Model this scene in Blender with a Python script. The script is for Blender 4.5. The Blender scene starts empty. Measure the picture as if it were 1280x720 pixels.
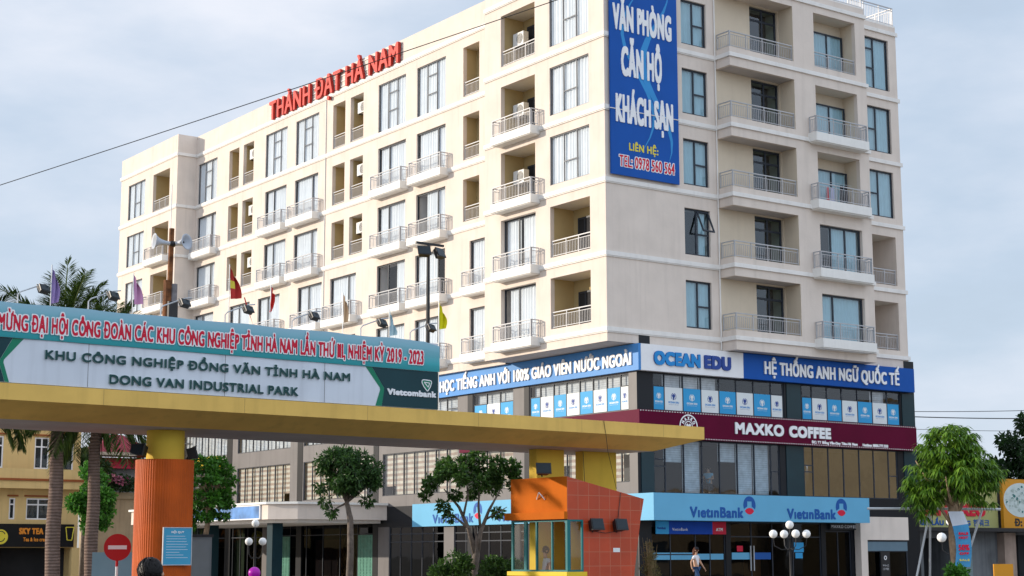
import bpy, bmesh, math, random
import numpy as np
from mathutils import Matrix, Vector

S = bpy.context.scene
COL = S.collection
R = math.radians
rnd = random.Random(7)

# ------------------------------------------------------------------ camera
CAMZ = 1.5
PITCH, ROLL = 0.161365, -0.0022989
cam = bpy.data.objects.new('camera', bpy.data.cameras.new('camera'))
COL.objects.link(cam)
cam.data.sensor_width = 36.0
cam.data.lens = 57.847
cam.data.clip_start = 0.1
cam.data.clip_end = 3000
_fw = Vector((0, math.cos(PITCH), math.sin(PITCH)))
_up = Vector((0, -math.sin(PITCH), math.cos(PITCH)))
_rt = Vector((1, 0, 0))
_r = _rt * math.cos(ROLL) + _up * math.sin(ROLL)
_u = -_rt * math.sin(ROLL) + _up * math.cos(ROLL)
cam.matrix_world = Matrix(((_r.x, _u.x, -_fw.x, 0), (_r.y, _u.y, -_fw.y, 0), (_r.z, _u.z, -_fw.z, CAMZ), (0, 0, 0, 1)))
S.camera = cam

# ------------------------------------------------------------------ sky and sun
SUN_EL = 13.0
SUN_AZ = Vector((-0.997, 0.073))          # horizontal direction towards the sun
w = bpy.data.worlds.new('World')
S.world = w
w.use_nodes = True
nt = w.node_tree
for n in list(nt.nodes):
    nt.nodes.remove(n)
wo = nt.nodes.new('ShaderNodeOutputWorld')
bg = nt.nodes.new('ShaderNodeBackground')
bg.inputs[1].default_value = 0.1
sky = nt.nodes.new('ShaderNodeTexSky')
sky.sky_type = 'NISHITA'
sky.sun_disc = False
sky.sun_elevation = R(SUN_EL)
sky.sun_rotation = math.atan2(SUN_AZ.x, SUN_AZ.y)
sky.air_density = 1.0
sky.dust_density = 1.5
tc = nt.nodes.new('ShaderNodeTexCoord')
mp = nt.nodes.new('ShaderNodeMapping')
mp.inputs['Scale'].default_value = (1.0, 1.0, 2.6)
nz = nt.nodes.new('ShaderNodeTexNoise')
nz.inputs['Scale'].default_value = 3.2
nz.inputs['Detail'].default_value = 7
nz.inputs['Roughness'].default_value = 0.55
mr = nt.nodes.new('ShaderNodeMapRange')
mr.inputs[1].default_value = 0.36
mr.inputs[2].default_value = 0.68
mr.inputs[3].default_value = 0.72
mr.inputs[4].default_value = 0.97
mx = nt.nodes.new('ShaderNodeMix')
mx.data_type = 'RGBA'
mx.inputs[7].default_value = (7.9, 8.3, 9.15, 1)      # bright haze and thin cloud
cl_ = nt.nodes.new('ShaderNodeValToRGB')               # blue-grey haze to white cloud wisps
cl_.color_ramp.elements[0].position = 0.40
cl_.color_ramp.elements[0].color = (0.66, 0.79, 0.97, 1)
cl_.color_ramp.elements[1].position = 0.70
cl_.color_ramp.elements[1].color = (0.86, 0.895, 0.985, 1)
cs_ = nt.nodes.new('ShaderNodeVectorMath')
cs_.operation = 'SCALE'
cs_.inputs['Scale'].default_value = 10.6
nt.links.new(nz.outputs['Fac'], cl_.inputs[0])
nt.links.new(cl_.outputs[0], cs_.inputs[0])
nt.links.new(cs_.outputs[0], mx.inputs[7])
nt.links.new(tc.outputs['Generated'], mp.inputs[0])
nt.links.new(mp.outputs[0], nz.inputs['Vector'])
nt.links.new(nz.outputs['Fac'], mr.inputs[0])
nt.links.new(mr.outputs[0], mx.inputs[0])
nt.links.new(sky.outputs[0], mx.inputs[6])
# unseen sky behind the viewer brightened, added to lift the shaded face
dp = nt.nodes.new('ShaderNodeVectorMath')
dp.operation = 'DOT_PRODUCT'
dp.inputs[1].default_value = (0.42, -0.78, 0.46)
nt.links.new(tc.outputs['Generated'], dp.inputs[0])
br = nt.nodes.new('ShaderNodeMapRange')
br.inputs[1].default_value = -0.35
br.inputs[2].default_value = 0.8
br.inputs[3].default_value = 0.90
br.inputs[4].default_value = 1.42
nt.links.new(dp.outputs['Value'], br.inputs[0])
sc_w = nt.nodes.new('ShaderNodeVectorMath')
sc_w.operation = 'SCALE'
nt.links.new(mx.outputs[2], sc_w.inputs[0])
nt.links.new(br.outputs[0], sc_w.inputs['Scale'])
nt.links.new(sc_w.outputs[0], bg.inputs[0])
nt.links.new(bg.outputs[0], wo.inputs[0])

sl = bpy.data.lights.new('sun', 'SUN')
sl.energy = 4.2
sl.angle = R(0.55)
sl.color = (1.0, 0.88, 0.73)
sun = bpy.data.objects.new('sun', sl)
COL.objects.link(sun)
_sd = Vector((SUN_AZ.x * math.cos(R(SUN_EL)), SUN_AZ.y * math.cos(R(SUN_EL)), math.sin(R(SUN_EL))))
sun.rotation_euler = _sd.to_track_quat('Z', 'Y').to_euler()
sun.location = (-60, 0, 60)

vs = S.view_settings
vs.view_transform = 'Standard'
vs.look = 'None'
vs.gamma = 1.0
vs.exposure = 0.1
vs.use_curve_mapping = False
S.cycles.max_bounces = 8
S.cycles.transparent_max_bounces = 12

# ------------------------------------------------------------------ materials
MATS = {}


def mat(name, color, rough=0.65, noise=0.08, scale=2.5, bump=0.0, metal=0.0, spec=0.2, streak=0.0, emit=0.0):
    if name in MATS:
        return MATS[name]
    m = bpy.data.materials.new(name)
    m.use_nodes = True
    t = m.node_tree
    p = t.nodes['Principled BSDF']
    p.inputs['Roughness'].default_value = rough
    p.inputs['Metallic'].default_value = metal
    p.inputs['Specular IOR Level'].default_value = spec
    co = t.nodes.new('ShaderNodeTexCoord')
    n1 = t.nodes.new('ShaderNodeTexNoise')
    n1.inputs['Scale'].default_value = scale
    n1.inputs['Detail'].default_value = 6
    t.links.new(co.outputs['Object'], n1.inputs['Vector'])
    r1 = t.nodes.new('ShaderNodeMapRange')
    r1.inputs[1].default_value = 0.3
    r1.inputs[2].default_value = 0.7
    r1.inputs[3].default_value = 1 - noise
    r1.inputs[4].default_value = 1 + noise * 0.6
    t.links.new(n1.outputs['Fac'], r1.inputs[0])
    fac = r1.outputs[0]
    if streak:
        mpn = t.nodes.new('ShaderNodeMapping')
        mpn.inputs['Scale'].default_value = (2.2, 2.2, 0.16)
        n2 = t.nodes.new('ShaderNodeTexNoise')
        n2.inputs['Scale'].default_value = 1.6
        n2.inputs['Detail'].default_value = 5
        t.links.new(co.outputs['Object'], mpn.inputs[0])
        t.links.new(mpn.outputs[0], n2.inputs['Vector'])
        r2 = t.nodes.new('ShaderNodeMapRange')
        r2.inputs[1].default_value = 0.5
        r2.inputs[2].default_value = 0.75
        r2.inputs[3].default_value = 1.0
        r2.inputs[4].default_value = 1 - streak
        t.links.new(n2.outputs['Fac'], r2.inputs[0])
        mm = t.nodes.new('ShaderNodeMath')
        mm.operation = 'MULTIPLY'
        t.links.new(fac, mm.inputs[0])
        t.links.new(r2.outputs[0], mm.inputs[1])
        fac = mm.outputs[0]
    vm = t.nodes.new('ShaderNodeVectorMath')
    vm.operation = 'SCALE'
    vm.inputs[0].default_value = color
    t.links.new(fac, vm.inputs['Scale'])
    t.links.new(vm.outputs[0], p.inputs['Base Color'])
    if emit:
        t.links.new(vm.outputs[0], p.inputs['Emission Color'])
        p.inputs['Emission Strength'].default_value = emit
    if bump:
        b = t.nodes.new('ShaderNodeBump')
        b.inputs['Strength'].default_value = bump
        b.inputs['Distance'].default_value = 0.02
        n3 = t.nodes.new('ShaderNodeTexNoise')
        n3.inputs['Scale'].default_value = scale * 9
        n3.inputs['Detail'].default_value = 4
        t.links.new(co.outputs['Object'], n3.inputs['Vector'])
        t.links.new(n3.outputs['Fac'], b.inputs['Height'])
        t.links.new(b.outputs[0], p.inputs['Normal'])
    MATS[name] = m
    return m


def glass(name, tint, refl=1.0, wobble=0.0):
    m = bpy.data.materials.new(name)
    m.use_nodes = True
    t = m.node_tree
    t.nodes.remove(t.nodes['Principled BSDF'])
    out = t.nodes['Material Output']
    tr = t.nodes.new('ShaderNodeBsdfTransparent')
    tr.inputs[0].default_value = (*tint, 1)
    gl = t.nodes.new('ShaderNodeBsdfGlossy')
    gl.inputs['Roughness'].default_value = 0.02
    gl.inputs[0].default_value = (0.95, 0.97, 1, 1)
    fr = t.nodes.new('ShaderNodeFresnel')
    ge = t.nodes.new('ShaderNodeNewGeometry')
    io = t.nodes.new('ShaderNodeMapRange')
    io.inputs[3].default_value = 1.5
    io.inputs[4].default_value = 1 / 1.5
    t.links.new(ge.outputs['Backfacing'], io.inputs[0])
    t.links.new(io.outputs[0], fr.inputs['IOR'])
    ml = t.nodes.new('ShaderNodeMath')
    ml.operation = 'MULTIPLY'
    ml.inputs[1].default_value = refl
    ml.use_clamp = True
    mix = t.nodes.new('ShaderNodeMixShader')
    t.links.new(fr.outputs[0], ml.inputs[0])
    t.links.new(ml.outputs[0], mix.inputs[0])
    t.links.new(tr.outputs[0], mix.inputs[1])
    t.links.new(gl.outputs[0], mix.inputs[2])
    t.links.new(mix.outputs[0], out.inputs[0])
    if wobble:
        co = t.nodes.new('ShaderNodeTexCoord')
        n = t.nodes.new('ShaderNodeTexNoise')
        n.inputs['Scale'].default_value = 0.9
        b = t.nodes.new('ShaderNodeBump')
        b.inputs['Strength'].default_value = wobble
        b.inputs['Distance'].default_value = 0.05
        t.links.new(co.outputs['Object'], n.inputs['Vector'])
        t.links.new(n.outputs['Fac'], b.inputs['Height'])
        t.links.new(b.outputs[0], gl.inputs['Normal'])
    return m


def leafmat(name, dark, light, trans=0.35):
    m = bpy.data.materials.new(name)
    m.use_nodes = True
    t = m.node_tree
    p = t.nodes['Principled BSDF']
    out = t.nodes['Material Output']
    p.inputs['Roughness'].default_value = 0.45
    p.inputs['Specular IOR Level'].default_value = 0.35
    g = t.nodes.new('ShaderNodeNewGeometry')
    rp = t.nodes.new('ShaderNodeValToRGB')
    rp.color_ramp.elements[0].color = (*dark, 1)
    rp.color_ramp.elements[1].color = (*light, 1)
    t.links.new(g.outputs['Random Per Island'], rp.inputs[0])
    t.links.new(rp.outputs[0], p.inputs['Base Color'])
    tl = t.nodes.new('ShaderNodeBsdfTranslucent')
    t.links.new(rp.outputs[0], tl.inputs[0])
    mix = t.nodes.new('ShaderNodeMixShader')
    mix.inputs[0].default_value = trans
    t.links.new(p.outputs[0], mix.inputs[1])
    t.links.new(tl.outputs[0], mix.inputs[2])
    t.links.new(mix.outputs[0], out.inputs[0])
    return m


def wavemat(name, c1, c2, scale, direction='Z', rough=0.7, bump=0.0, dist=0.0, sharp=False, translucent=0.0):
    """two-colour bands along one object axis: palm rings, zebra blinds, ribs"""
    m = bpy.data.materials.new(name)
    m.use_nodes = True
    t = m.node_tree
    p = t.nodes['Principled BSDF']
    p.inputs['Roughness'].default_value = rough
    p.inputs['Specular IOR Level'].default_value = 0.25
    co = t.nodes.new('ShaderNodeTexCoord')
    wv = t.nodes.new('ShaderNodeTexWave')
    wv.bands_direction = direction
    wv.inputs['Scale'].default_value = scale
    wv.inputs['Distortion'].default_value = dist
    wv.inputs['Detail'].default_value = 3
    t.links.new(co.outputs['Object'], wv.inputs['Vector'])
    rp = t.nodes.new('ShaderNodeValToRGB')
    rp.color_ramp.elements[0].color = (*c1, 1)
    rp.color_ramp.elements[1].color = (*c2, 1)
    if sharp:
        rp.color_ramp.elements[0].position = 0.42
        rp.color_ramp.elements[1].position = 0.58
    t.links.new(wv.outputs['Fac'], rp.inputs[0])
    n = t.nodes.new('ShaderNodeTexNoise')
    n.inputs['Scale'].default_value = 4
    n.inputs['Detail'].default_value = 5
    t.links.new(co.outputs['Object'], n.inputs['Vector'])
    mr_ = t.nodes.new('ShaderNodeMapRange')
    mr_.inputs[1].default_value = 0.3
    mr_.inputs[2].default_value = 0.7
    mr_.inputs[3].default_value = 0.75
    mr_.inputs[4].default_value = 1.1
    t.links.new(n.outputs['Fac'], mr_.inputs[0])
    vm = t.nodes.new('ShaderNodeVectorMath')
    vm.operation = 'SCALE'
    t.links.new(rp.outputs[0], vm.inputs[0])
    t.links.new(mr_.outputs[0], vm.inputs['Scale'])
    t.links.new(vm.outputs[0], p.inputs['Base Color'])
    if bump:
        b = t.nodes.new('ShaderNodeBump')
        b.inputs['Strength'].default_value = bump
        b.inputs['Distance'].default_value = 0.03
        t.links.new(wv.outputs['Fac'], b.inputs['Height'])
        t.links.new(b.outputs[0], p.inputs['Normal'])
    return m


def gridmat(name, color, line, sx, sz, frac=0.02, rough=0.45):
    """wall tiles with grout lines on object x/y (summed) and z"""
    m = bpy.data.materials.new(name)
    m.use_nodes = True
    t = m.node_tree
    p = t.nodes['Principled BSDF']
    p.inputs['Roughness'].default_value = rough
    co = t.nodes.new('ShaderNodeTexCoord')
    sp = t.nodes.new('ShaderNodeSeparateXYZ')
    t.links.new(co.outputs['Object'], sp.inputs[0])

    def mth(op, a, b=None):
        q = t.nodes.new('ShaderNodeMath')
        q.operation = op
        for i, v in enumerate((a, b)):
            if v is None:
                continue
            if isinstance(v, (int, float)):
                q.inputs[i].default_value = v
            else:
                t.links.new(v, q.inputs[i])
        return q.outputs[0]
    xy = mth('ADD', sp.outputs[0], sp.outputs[1])
    fx = mth('FRACT', mth('DIVIDE', mth('ADD', xy, 100.0), sx))
    fz = mth('FRACT', mth('DIVIDE', mth('ADD', sp.outputs[2], 100.0), sz))
    g = mth('MAXIMUM', mth('LESS_THAN', fx, frac / sx), mth('LESS_THAN', fz, frac / sz))
    n = t.nodes.new('ShaderNodeTexNoise')
    n.inputs['Scale'].default_value = 1.4
    n.inputs['Detail'].default_value = 7
    t.links.new(co.outputs['Object'], n.inputs['Vector'])
    wn = t.nodes.new('ShaderNodeTexWhiteNoise')
    cb = t.nodes.new('ShaderNodeCombineXYZ')
    t.links.new(mth('FLOOR', mth('DIVIDE', mth('ADD', xy, 100.0), sx)), cb.inputs[0])
    t.links.new(mth('FLOOR', mth('DIVIDE', mth('ADD', sp.outputs[2], 100.0), sz)), cb.inputs[1])
    t.links.new(cb.outputs[0], wn.inputs[0])
    v = mth('ADD', mth('MULTIPLY', n.outputs['Fac'], 0.5), mth('MULTIPLY', wn.outputs[0], 0.16))
    v = mth('ADD', v, 0.68)
    vm = t.nodes.new('ShaderNodeVectorMath')
    vm.operation = 'SCALE'
    vm.inputs[0].default_value = color
    t.links.new(v, vm.inputs['Scale'])
    mx_ = t.nodes.new('ShaderNodeMix')
    mx_.data_type = 'RGBA'
    mx_.inputs[7].default_value = (*line, 1)
    t.links.new(g, mx_.inputs[0])
    t.links.new(vm.outputs[0], mx_.inputs[6])
    t.links.new(mx_.outputs[2], p.inputs['Base Color'])
    return m


M_wall = mat('cream_render', (0.71, 0.62, 0.545), 0.8, 0.07, 0.9, bump=0.2, streak=0.09)
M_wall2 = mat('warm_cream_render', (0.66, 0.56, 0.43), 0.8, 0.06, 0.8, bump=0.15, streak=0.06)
M_must = mat('mustard_render', (0.46, 0.355, 0.18), 0.8, 0.08, 0.9, bump=0.1)
M_ceil = mat('ceiling_paint', (0.68, 0.63, 0.55), 0.8, 0.04, 1.0)
M_white = mat('white_paint', (0.80, 0.78, 0.74), 0.6, 0.05, 1.5, streak=0.06)
M_trim = mat('white_trim', (0.80, 0.77, 0.73), 0.6, 0.05, 1.5, streak=0.1)
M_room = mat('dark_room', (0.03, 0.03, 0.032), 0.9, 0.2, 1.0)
M_frame = mat('dark_window_frame', (0.035, 0.042, 0.055), 0.4, 0.1, 3)
M_frameg = mat('grey_window_frame', (0.12, 0.125, 0.14), 0.4, 0.1, 3)
M_rail = mat('grey_rail_paint', (0.44, 0.44, 0.455), 0.4, 0.06, 6, spec=0.5)
M_curt = mat('white_curtain', (0.78, 0.80, 0.82), 0.9, 0.06, 2.0)
M_slab = mat('grey_soffit', (0.50, 0.46, 0.44), 0.8, 0.08, 1.2)
M_black = mat('black_metal', (0.012, 0.012, 0.014), 0.45, 0.15, 5, spec=0.4)
M_acw = mat('air_con_white', (0.72, 0.72, 0.70), 0.5, 0.05, 3)
M_red = mat('red_letter', (0.64, 0.045, 0.03), 0.5, 0.06, 2)
M_reddk = mat('dark_red_letter_return', (0.42, 0.03, 0.02), 0.5, 0.06, 2)
M_bluesign = mat('blue_vinyl', (0.006, 0.085, 0.38), 0.5, 0.10, 0.6, spec=0.15)
M_ltblue = mat('light_blue_swirl', (0.03, 0.26, 0.60), 0.35, 0.08, 0.6)
M_signwhite = mat('white_acrylic', (0.82, 0.82, 0.83), 0.35, 0.04, 2)
M_yellowtxt = mat('yellow_letter', (0.72, 0.60, 0.06), 0.4, 0.05, 2)
M_redtxt = mat('crimson_letter', (0.60, 0.012, 0.04), 0.45, 0.05, 2)
M_maroon = mat('maroon_panel', (0.105, 0.001, 0.024), 0.5, 0.10, 0.8, spec=0.08)
M_bankblue = mat('pale_blue_panel', (0.13, 0.40, 0.61), 0.4, 0.05, 0.8)
M_bankdk = mat('bank_blue_letter', (0.012, 0.09, 0.34), 0.4, 0.05, 2)
M_bankred = mat('bank_red', (0.62, 0.015, 0.05), 0.4, 0.05, 2)
M_oceanlt = mat('ocean_blue_letter', (0.015, 0.24, 0.60), 0.35, 0.06, 2)
M_oceandk = mat('ocean_navy_letter', (0.02, 0.06, 0.28), 0.35, 0.06, 2)
M_postblue = mat('poster_blue', (0.04, 0.34, 0.66), 0.5, 0.04, 2)
M_postwhite = mat('poster_white', (0.74, 0.78, 0.78), 0.5, 0.03, 2)
M_grey = mat('grey_composite', (0.135, 0.125, 0.125), 0.45, 0.14, 0.7, spec=0.3, streak=0.2)
M_dkpanel = mat('black_composite', (0.010, 0.012, 0.016), 0.35, 0.15, 0.8, spec=0.2)
M_teal = mat('dark_teal_panel', (0.010, 0.035, 0.045), 0.3, 0.15, 0.8, spec=0.25)
M_yel = mat('gate_yellow_paint', (0.78, 0.50, 0.13), 0.7, 0.12, 0.8, bump=0.2, streak=0.13)
M_yelbr = mat('pillar_yellow_paint', (0.72, 0.50, 0.06), 0.7, 0.10, 0.8, bump=0.15, streak=0.08)
M_soffit = mat('gate_soffit_paint', (0.52, 0.50, 0.50), 0.8, 0.12, 0.8, streak=0.1)
M_board = mat('white_board', (0.66, 0.70, 0.76), 0.45, 0.06, 0.7, streak=0.16)
M_green = mat('green_vinyl', (0.012, 0.20, 0.11), 0.4, 0.06, 1)
M_navy = mat('dark_teal_vinyl', (0.008, 0.045, 0.055), 0.4, 0.10, 1)
M_txtdk = mat('dark_green_letter', (0.012, 0.06, 0.06), 0.35, 0.08, 2)
M_txtgrey = mat('grey_letter_return', (0.28, 0.38, 0.36), 0.4, 0.08, 2)
M_tile = gridmat('orange_tile', (0.45, 0.050, 0.010), (0.45, 0.15, 0.08), 0.40, 0.40, 0.014)
M_orange = mat('orange_paint', (0.54, 0.125, 0.004), 0.85, 0.16, 1.0, bump=0.1)
M_rib = wavemat('orange_rib_tile', (0.44, 0.085, 0.02), (0.64, 0.17, 0.03), 3.0, 'X', 0.5, 0.0)
M_tealfr = mat('teal_frame', (0.015, 0.16, 0.17), 0.4, 0.08, 3)
M_sill = mat('yellow_sill', (0.78, 0.55, 0.03), 0.5, 0.08, 2)
M_steel = mat('galvanised_steel', (0.50, 0.52, 0.54), 0.4, 0.10, 6, metal=0.3)
M_rust = mat('rusty_steel', (0.20, 0.075, 0.025), 0.7, 0.7, 5, bump=0.3)
M_skin = mat('skin', (0.50, 0.29, 0.19), 0.55, 0.06, 8)
M_hair = mat('black_hair', (0.008, 0.007, 0.007), 0.4, 0.2, 20)
M_globe = mat('white_globe', (0.85, 0.84, 0.82), 0.35, 0.02, 3)
M_glassL = glass('sunlit_face_glass', (0.90, 0.93, 0.95), 0.9)  # lit copy of the window glass, left almost untinted for the sunlit face
M_glassR = glass('shaded_face_glass', (0.56, 0.72, 0.77), 1.6, 0.10)  # shaded copy of the same window glass, the shade put into its tint
M_glassD = glass('shop_glass', (0.62, 0.70, 0.74), 1.0, 0.08)
M_glassM = glass('boosted_reflection_glass', (0.30, 0.35, 0.37), 6.0, 0.20)  # same shop glass, reflection strengthened so the mirrored house shows brighter
M_glassP = glass('podium_glass', (0.80, 0.84, 0.86), 1.2, 0.06)
M_blind = wavemat('zebra_blind', (0.50, 0.36, 0.28), (0.74, 0.66, 0.54), 1.15, 'Z', 0.8, sharp=True)
M_blindw = wavemat('white_blind', (0.62, 0.62, 0.64), (0.80, 0.80, 0.81), 3.2, 'Z', 0.8)
M_bark = mat('grey_bark', (0.20, 0.165, 0.14), 0.9, 0.45, 6, bump=0.8)
M_barkl = mat('pale_brown_bark', (0.36, 0.25, 0.16), 0.9, 0.4, 6, bump=0.8)
M_palmb = wavemat('palm_bark', (0.15, 0.10, 0.08), (0.25, 0.175, 0.14), 3.2, 'Z', 0.9, 0.5, 2.5)


# ------------------------------------------------------------------ mesh helpers
class MB:
    def __init__(self):
        self.v, self.f, self.m = [], [], []

    def add(self, vs_, fs_, m=0, T=None):
        o = len(self.v)
        if T is not None:
            vs_ = [T(*p) for p in vs_]
        self.v.extend([tuple(p) for p in vs_])
        for f in fs_:
            self.f.append([o + i for i in f])
            self.m.append(m)
        return self

    def quad(self, a, b, c, d, m=0):
        return self.add([a, b, c, d], [(0, 1, 2, 3)], m)

    def box(self, x0, x1, y0, y1, z0, z1, m=0, T=None):
        x0, x1 = min(x0, x1), max(x0, x1)
        y0, y1 = min(y0, y1), max(y0, y1)
        z0, z1 = min(z0, z1), max(z0, z1)
        v = [(x0, y0, z0), (x1, y0, z0), (x1, y1, z0), (x0, y1, z0), (x0, y0, z1), (x1, y0, z1), (x1, y1, z1), (x0, y1, z1)]
        f = [(0, 3, 2, 1), (4, 5, 6, 7), (0, 1, 5, 4), (1, 2, 6, 5), (2, 3, 7, 6), (3, 0, 4, 7)]
        return self.add(v, f, m, T)

    def prism(self, poly, z0, z1, m=0, T=None):
        n = len(poly)
        v = [(x, y, z0) for x, y in poly] + [(x, y, z1) for x, y in poly]
        f = [list(range(n))[::-1], list(range(n, 2 * n))] + [(i, (i + 1) % n, n + (i + 1) % n, n + i) for i in range(n)]
        return self.add(v, f, m, T)

    def slab_xz(self, poly, y0, y1, m=0):
        """polygon in x,z extruded along y"""
        n = len(poly)
        v = [(x, y0, z) for x, z in poly] + [(x, y1, z) for x, z in poly]
        f = [list(range(n)), list(range(n, 2 * n))[::-1]] + [(i, n + i, n + (i + 1) % n, (i + 1) % n) for i in range(n)]
        return self.add(v, f, m)

    def tube(self, pts, rad, n=8, m=0, cap=True):
        pts = [Vector(p) for p in pts]
        if not hasattr(rad, '__len__'):
            rad = [rad] * len(pts)
        o = len(self.v)
        prev = None
        for i, p in enumerate(pts):
            d = (pts[min(i + 1, len(pts) - 1)] - pts[max(i - 1, 0)]).normalized()
            a = prev if prev is not None else (Vector((1, 0, 0)) if abs(d.x) < 0.9 else Vector((0, 1, 0)))
            a = (a - d * a.dot(d)).normalized()
            prev = a
            b = d.cross(a)
            for k in range(n):
                t = 2 * math.pi * k / n
                self.v.append(tuple(p + (a * math.cos(t) + b * math.sin(t)) * rad[i]))
        for i in range(len(pts) - 1):
            for k in range(n):
                self.f.append([o + i * n + k, o + i * n + (k + 1) % n, o + (i + 1) * n + (k + 1) % n, o + (i + 1) * n + k])
                self.m.append(m)
        if cap:
            self.f.append([o + k for k in range(n)][::-1])
            self.m.append(m)
            self.f.append([o + (len(pts) - 1) * n + k for k in range(n)])
            self.m.append(m)
        return self

    def lathe(self, prof, c=(0, 0, 0), n=16, m=0, axis='z'):
        o = len(self.v)
        for r_, h in prof:
            for k in range(n):
                t = 2 * math.pi * k / n
                a, b = r_ * math.cos(t), r_ * math.sin(t)
                p = (a, b, h) if axis == 'z' else ((h, a, b) if axis == 'x' else (a, h, b))
                self.v.append((c[0] + p[0], c[1] + p[1], c[2] + p[2]))
        for i in range(len(prof) - 1):
            for k in range(n):
                self.f.append([o + i * n + k, o + i * n + (k + 1) % n, o + (i + 1) * n + (k + 1) % n, o + (i + 1) * n + k])
                self.m.append(m)
        return self

    def ball(self, c, r, n=14, m=0, sz=1.0):
        k = n // 2
        return self.lathe([(max(1e-4, r * math.sin(math.pi * i / k)), -r * sz * math.cos(math.pi * i / k)) for i in range(k + 1)], c, n, m)

    def mesh(self, name, mats, smooth=False):
        me = bpy.data.meshes.new(name)
        me.from_pydata(self.v, [], self.f)
        for q in mats:
            me.materials.append(q)
        if len(mats) > 1:
            me.polygons.foreach_set('material_index', self.m)
        if smooth:
            me.polygons.foreach_set('use_smooth', [True] * len(me.polygons))
        me.update()
        return me


def LINK(o):
    COL.objects.link(o)
    return o


def tag(o, label=None, cat=None, group=None, kind=None):
    for k, v in (('label', label), ('category', cat), ('group', group), ('kind', kind)):
        if v:
            o[k] = v
    return o


class Frame:
    def __init__(self, o, yaw):
        self.M = Matrix.Translation(o) @ Matrix.Rotation(yaw, 4, 'Z')

    def at(self, loc=(0, 0, 0), rz=0.0):
        return self.M @ Matrix.Translation(loc) @ Matrix.Rotation(rz, 4, 'Z')


FW = Frame((0, 0, 0), 0)
YAW = 0.624926
FB = Frame((4.06054, 69.6363, 0), YAW)           # hotel: x along the shaded face, y along the sunlit face
FG = Frame((-8.25429, 39.2, 0), R(38.0))         # gate: x along the beam, y away from the road
LEFT = -math.pi / 2                              # parts of the sunlit face are authored facing the viewer and turned


def thing(name, label, cat, frame=FW, loc=(0, 0, 0), rz=0.0, group=None):
    o = LINK(bpy.data.objects.new(name, None))
    o.empty_display_size = 0.3
    o.matrix_world = frame.at(loc, rz)
    return tag(o, label, cat, group)


def part(name, mb, mats, parent, loc=(0, 0, 0), rz=0.0, smooth=False, label=None, kind=None):
    me = mb if isinstance(mb, bpy.types.Mesh) else mb.mesh(name, mats if isinstance(mats, (list, tuple)) else [mats], smooth)
    o = LINK(bpy.data.objects.new(name, me))
    o.parent = parent
    o.location = loc
    o.rotation_euler = (0, 0, rz)
    return tag(o, label, None, None, kind)


def solo(name, mb, mats, label, cat, frame=FW, loc=(0, 0, 0), rz=0.0, group=None, smooth=False, kind=None):
    me = mb.mesh(name, mats if isinstance(mats, (list, tuple)) else [mats], smooth)
    o = LINK(bpy.data.objects.new(name, me))
    o.matrix_world = frame.at(loc, rz)
    return tag(o, label, cat, group, kind)


def copy_tree(o, parent=None, M=None, loc=None):
    c = o.copy()
    LINK(c)
    if parent is not None:
        c.parent = parent
    if M is not None:
        c.matrix_world = M
    if loc is not None:
        c.location = loc
    for ch in list(o.children):
        copy_tree(ch, c)
    return c


# ------------------------------------------------------------------ lettering (rasterised outlines -> clean bold solids)
_loops = {}


def glyph_loops(body):
    if body in _loops:
        return _loops[body]
    c = bpy.data.curves.new('lettering_curve', 'FONT')
    c.body = body
    c.space_character = 1.10
    c.space_word = 0.95
    c.dimensions = '2D'
    c.fill_mode = 'NONE'
    c.resolution_u = 5
    o = bpy.data.objects.new('lettering_curve', c)
    LINK(o)
    dg = bpy.context.evaluated_depsgraph_get()
    me = bpy.data.meshes.new_from_object(o.evaluated_get(dg))
    nv = len(me.vertices)
    co = np.zeros(nv * 3)
    me.vertices.foreach_get('co', co)
    co = co.reshape(-1, 3)[:, :2]
    nb = [[] for _ in range(nv)]
    for e in me.edges:
        a, b = e.vertices
        nb[a].append(b)
        nb[b].append(a)
    seen = [False] * nv
    loops = []
    for i in range(nv):
        if seen[i] or not nb[i]:
            continue
        lp = [i]
        seen[i] = True
        cur = i
        while True:
            nx = [j for j in nb[cur] if not seen[j]]
            if not nx:
                break
            j = cur + 1 if (cur + 1) in nx else nx[0]
            lp.append(j)
            seen[j] = True
            cur = j
        if len(lp) > 2:
            loops.append(co[lp])
    bpy.data.objects.remove(o)
    bpy.data.curves.remove(c)
    bpy.data.meshes.remove(me)
    _loops[body] = loops
    return loops


_capH = None


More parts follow.
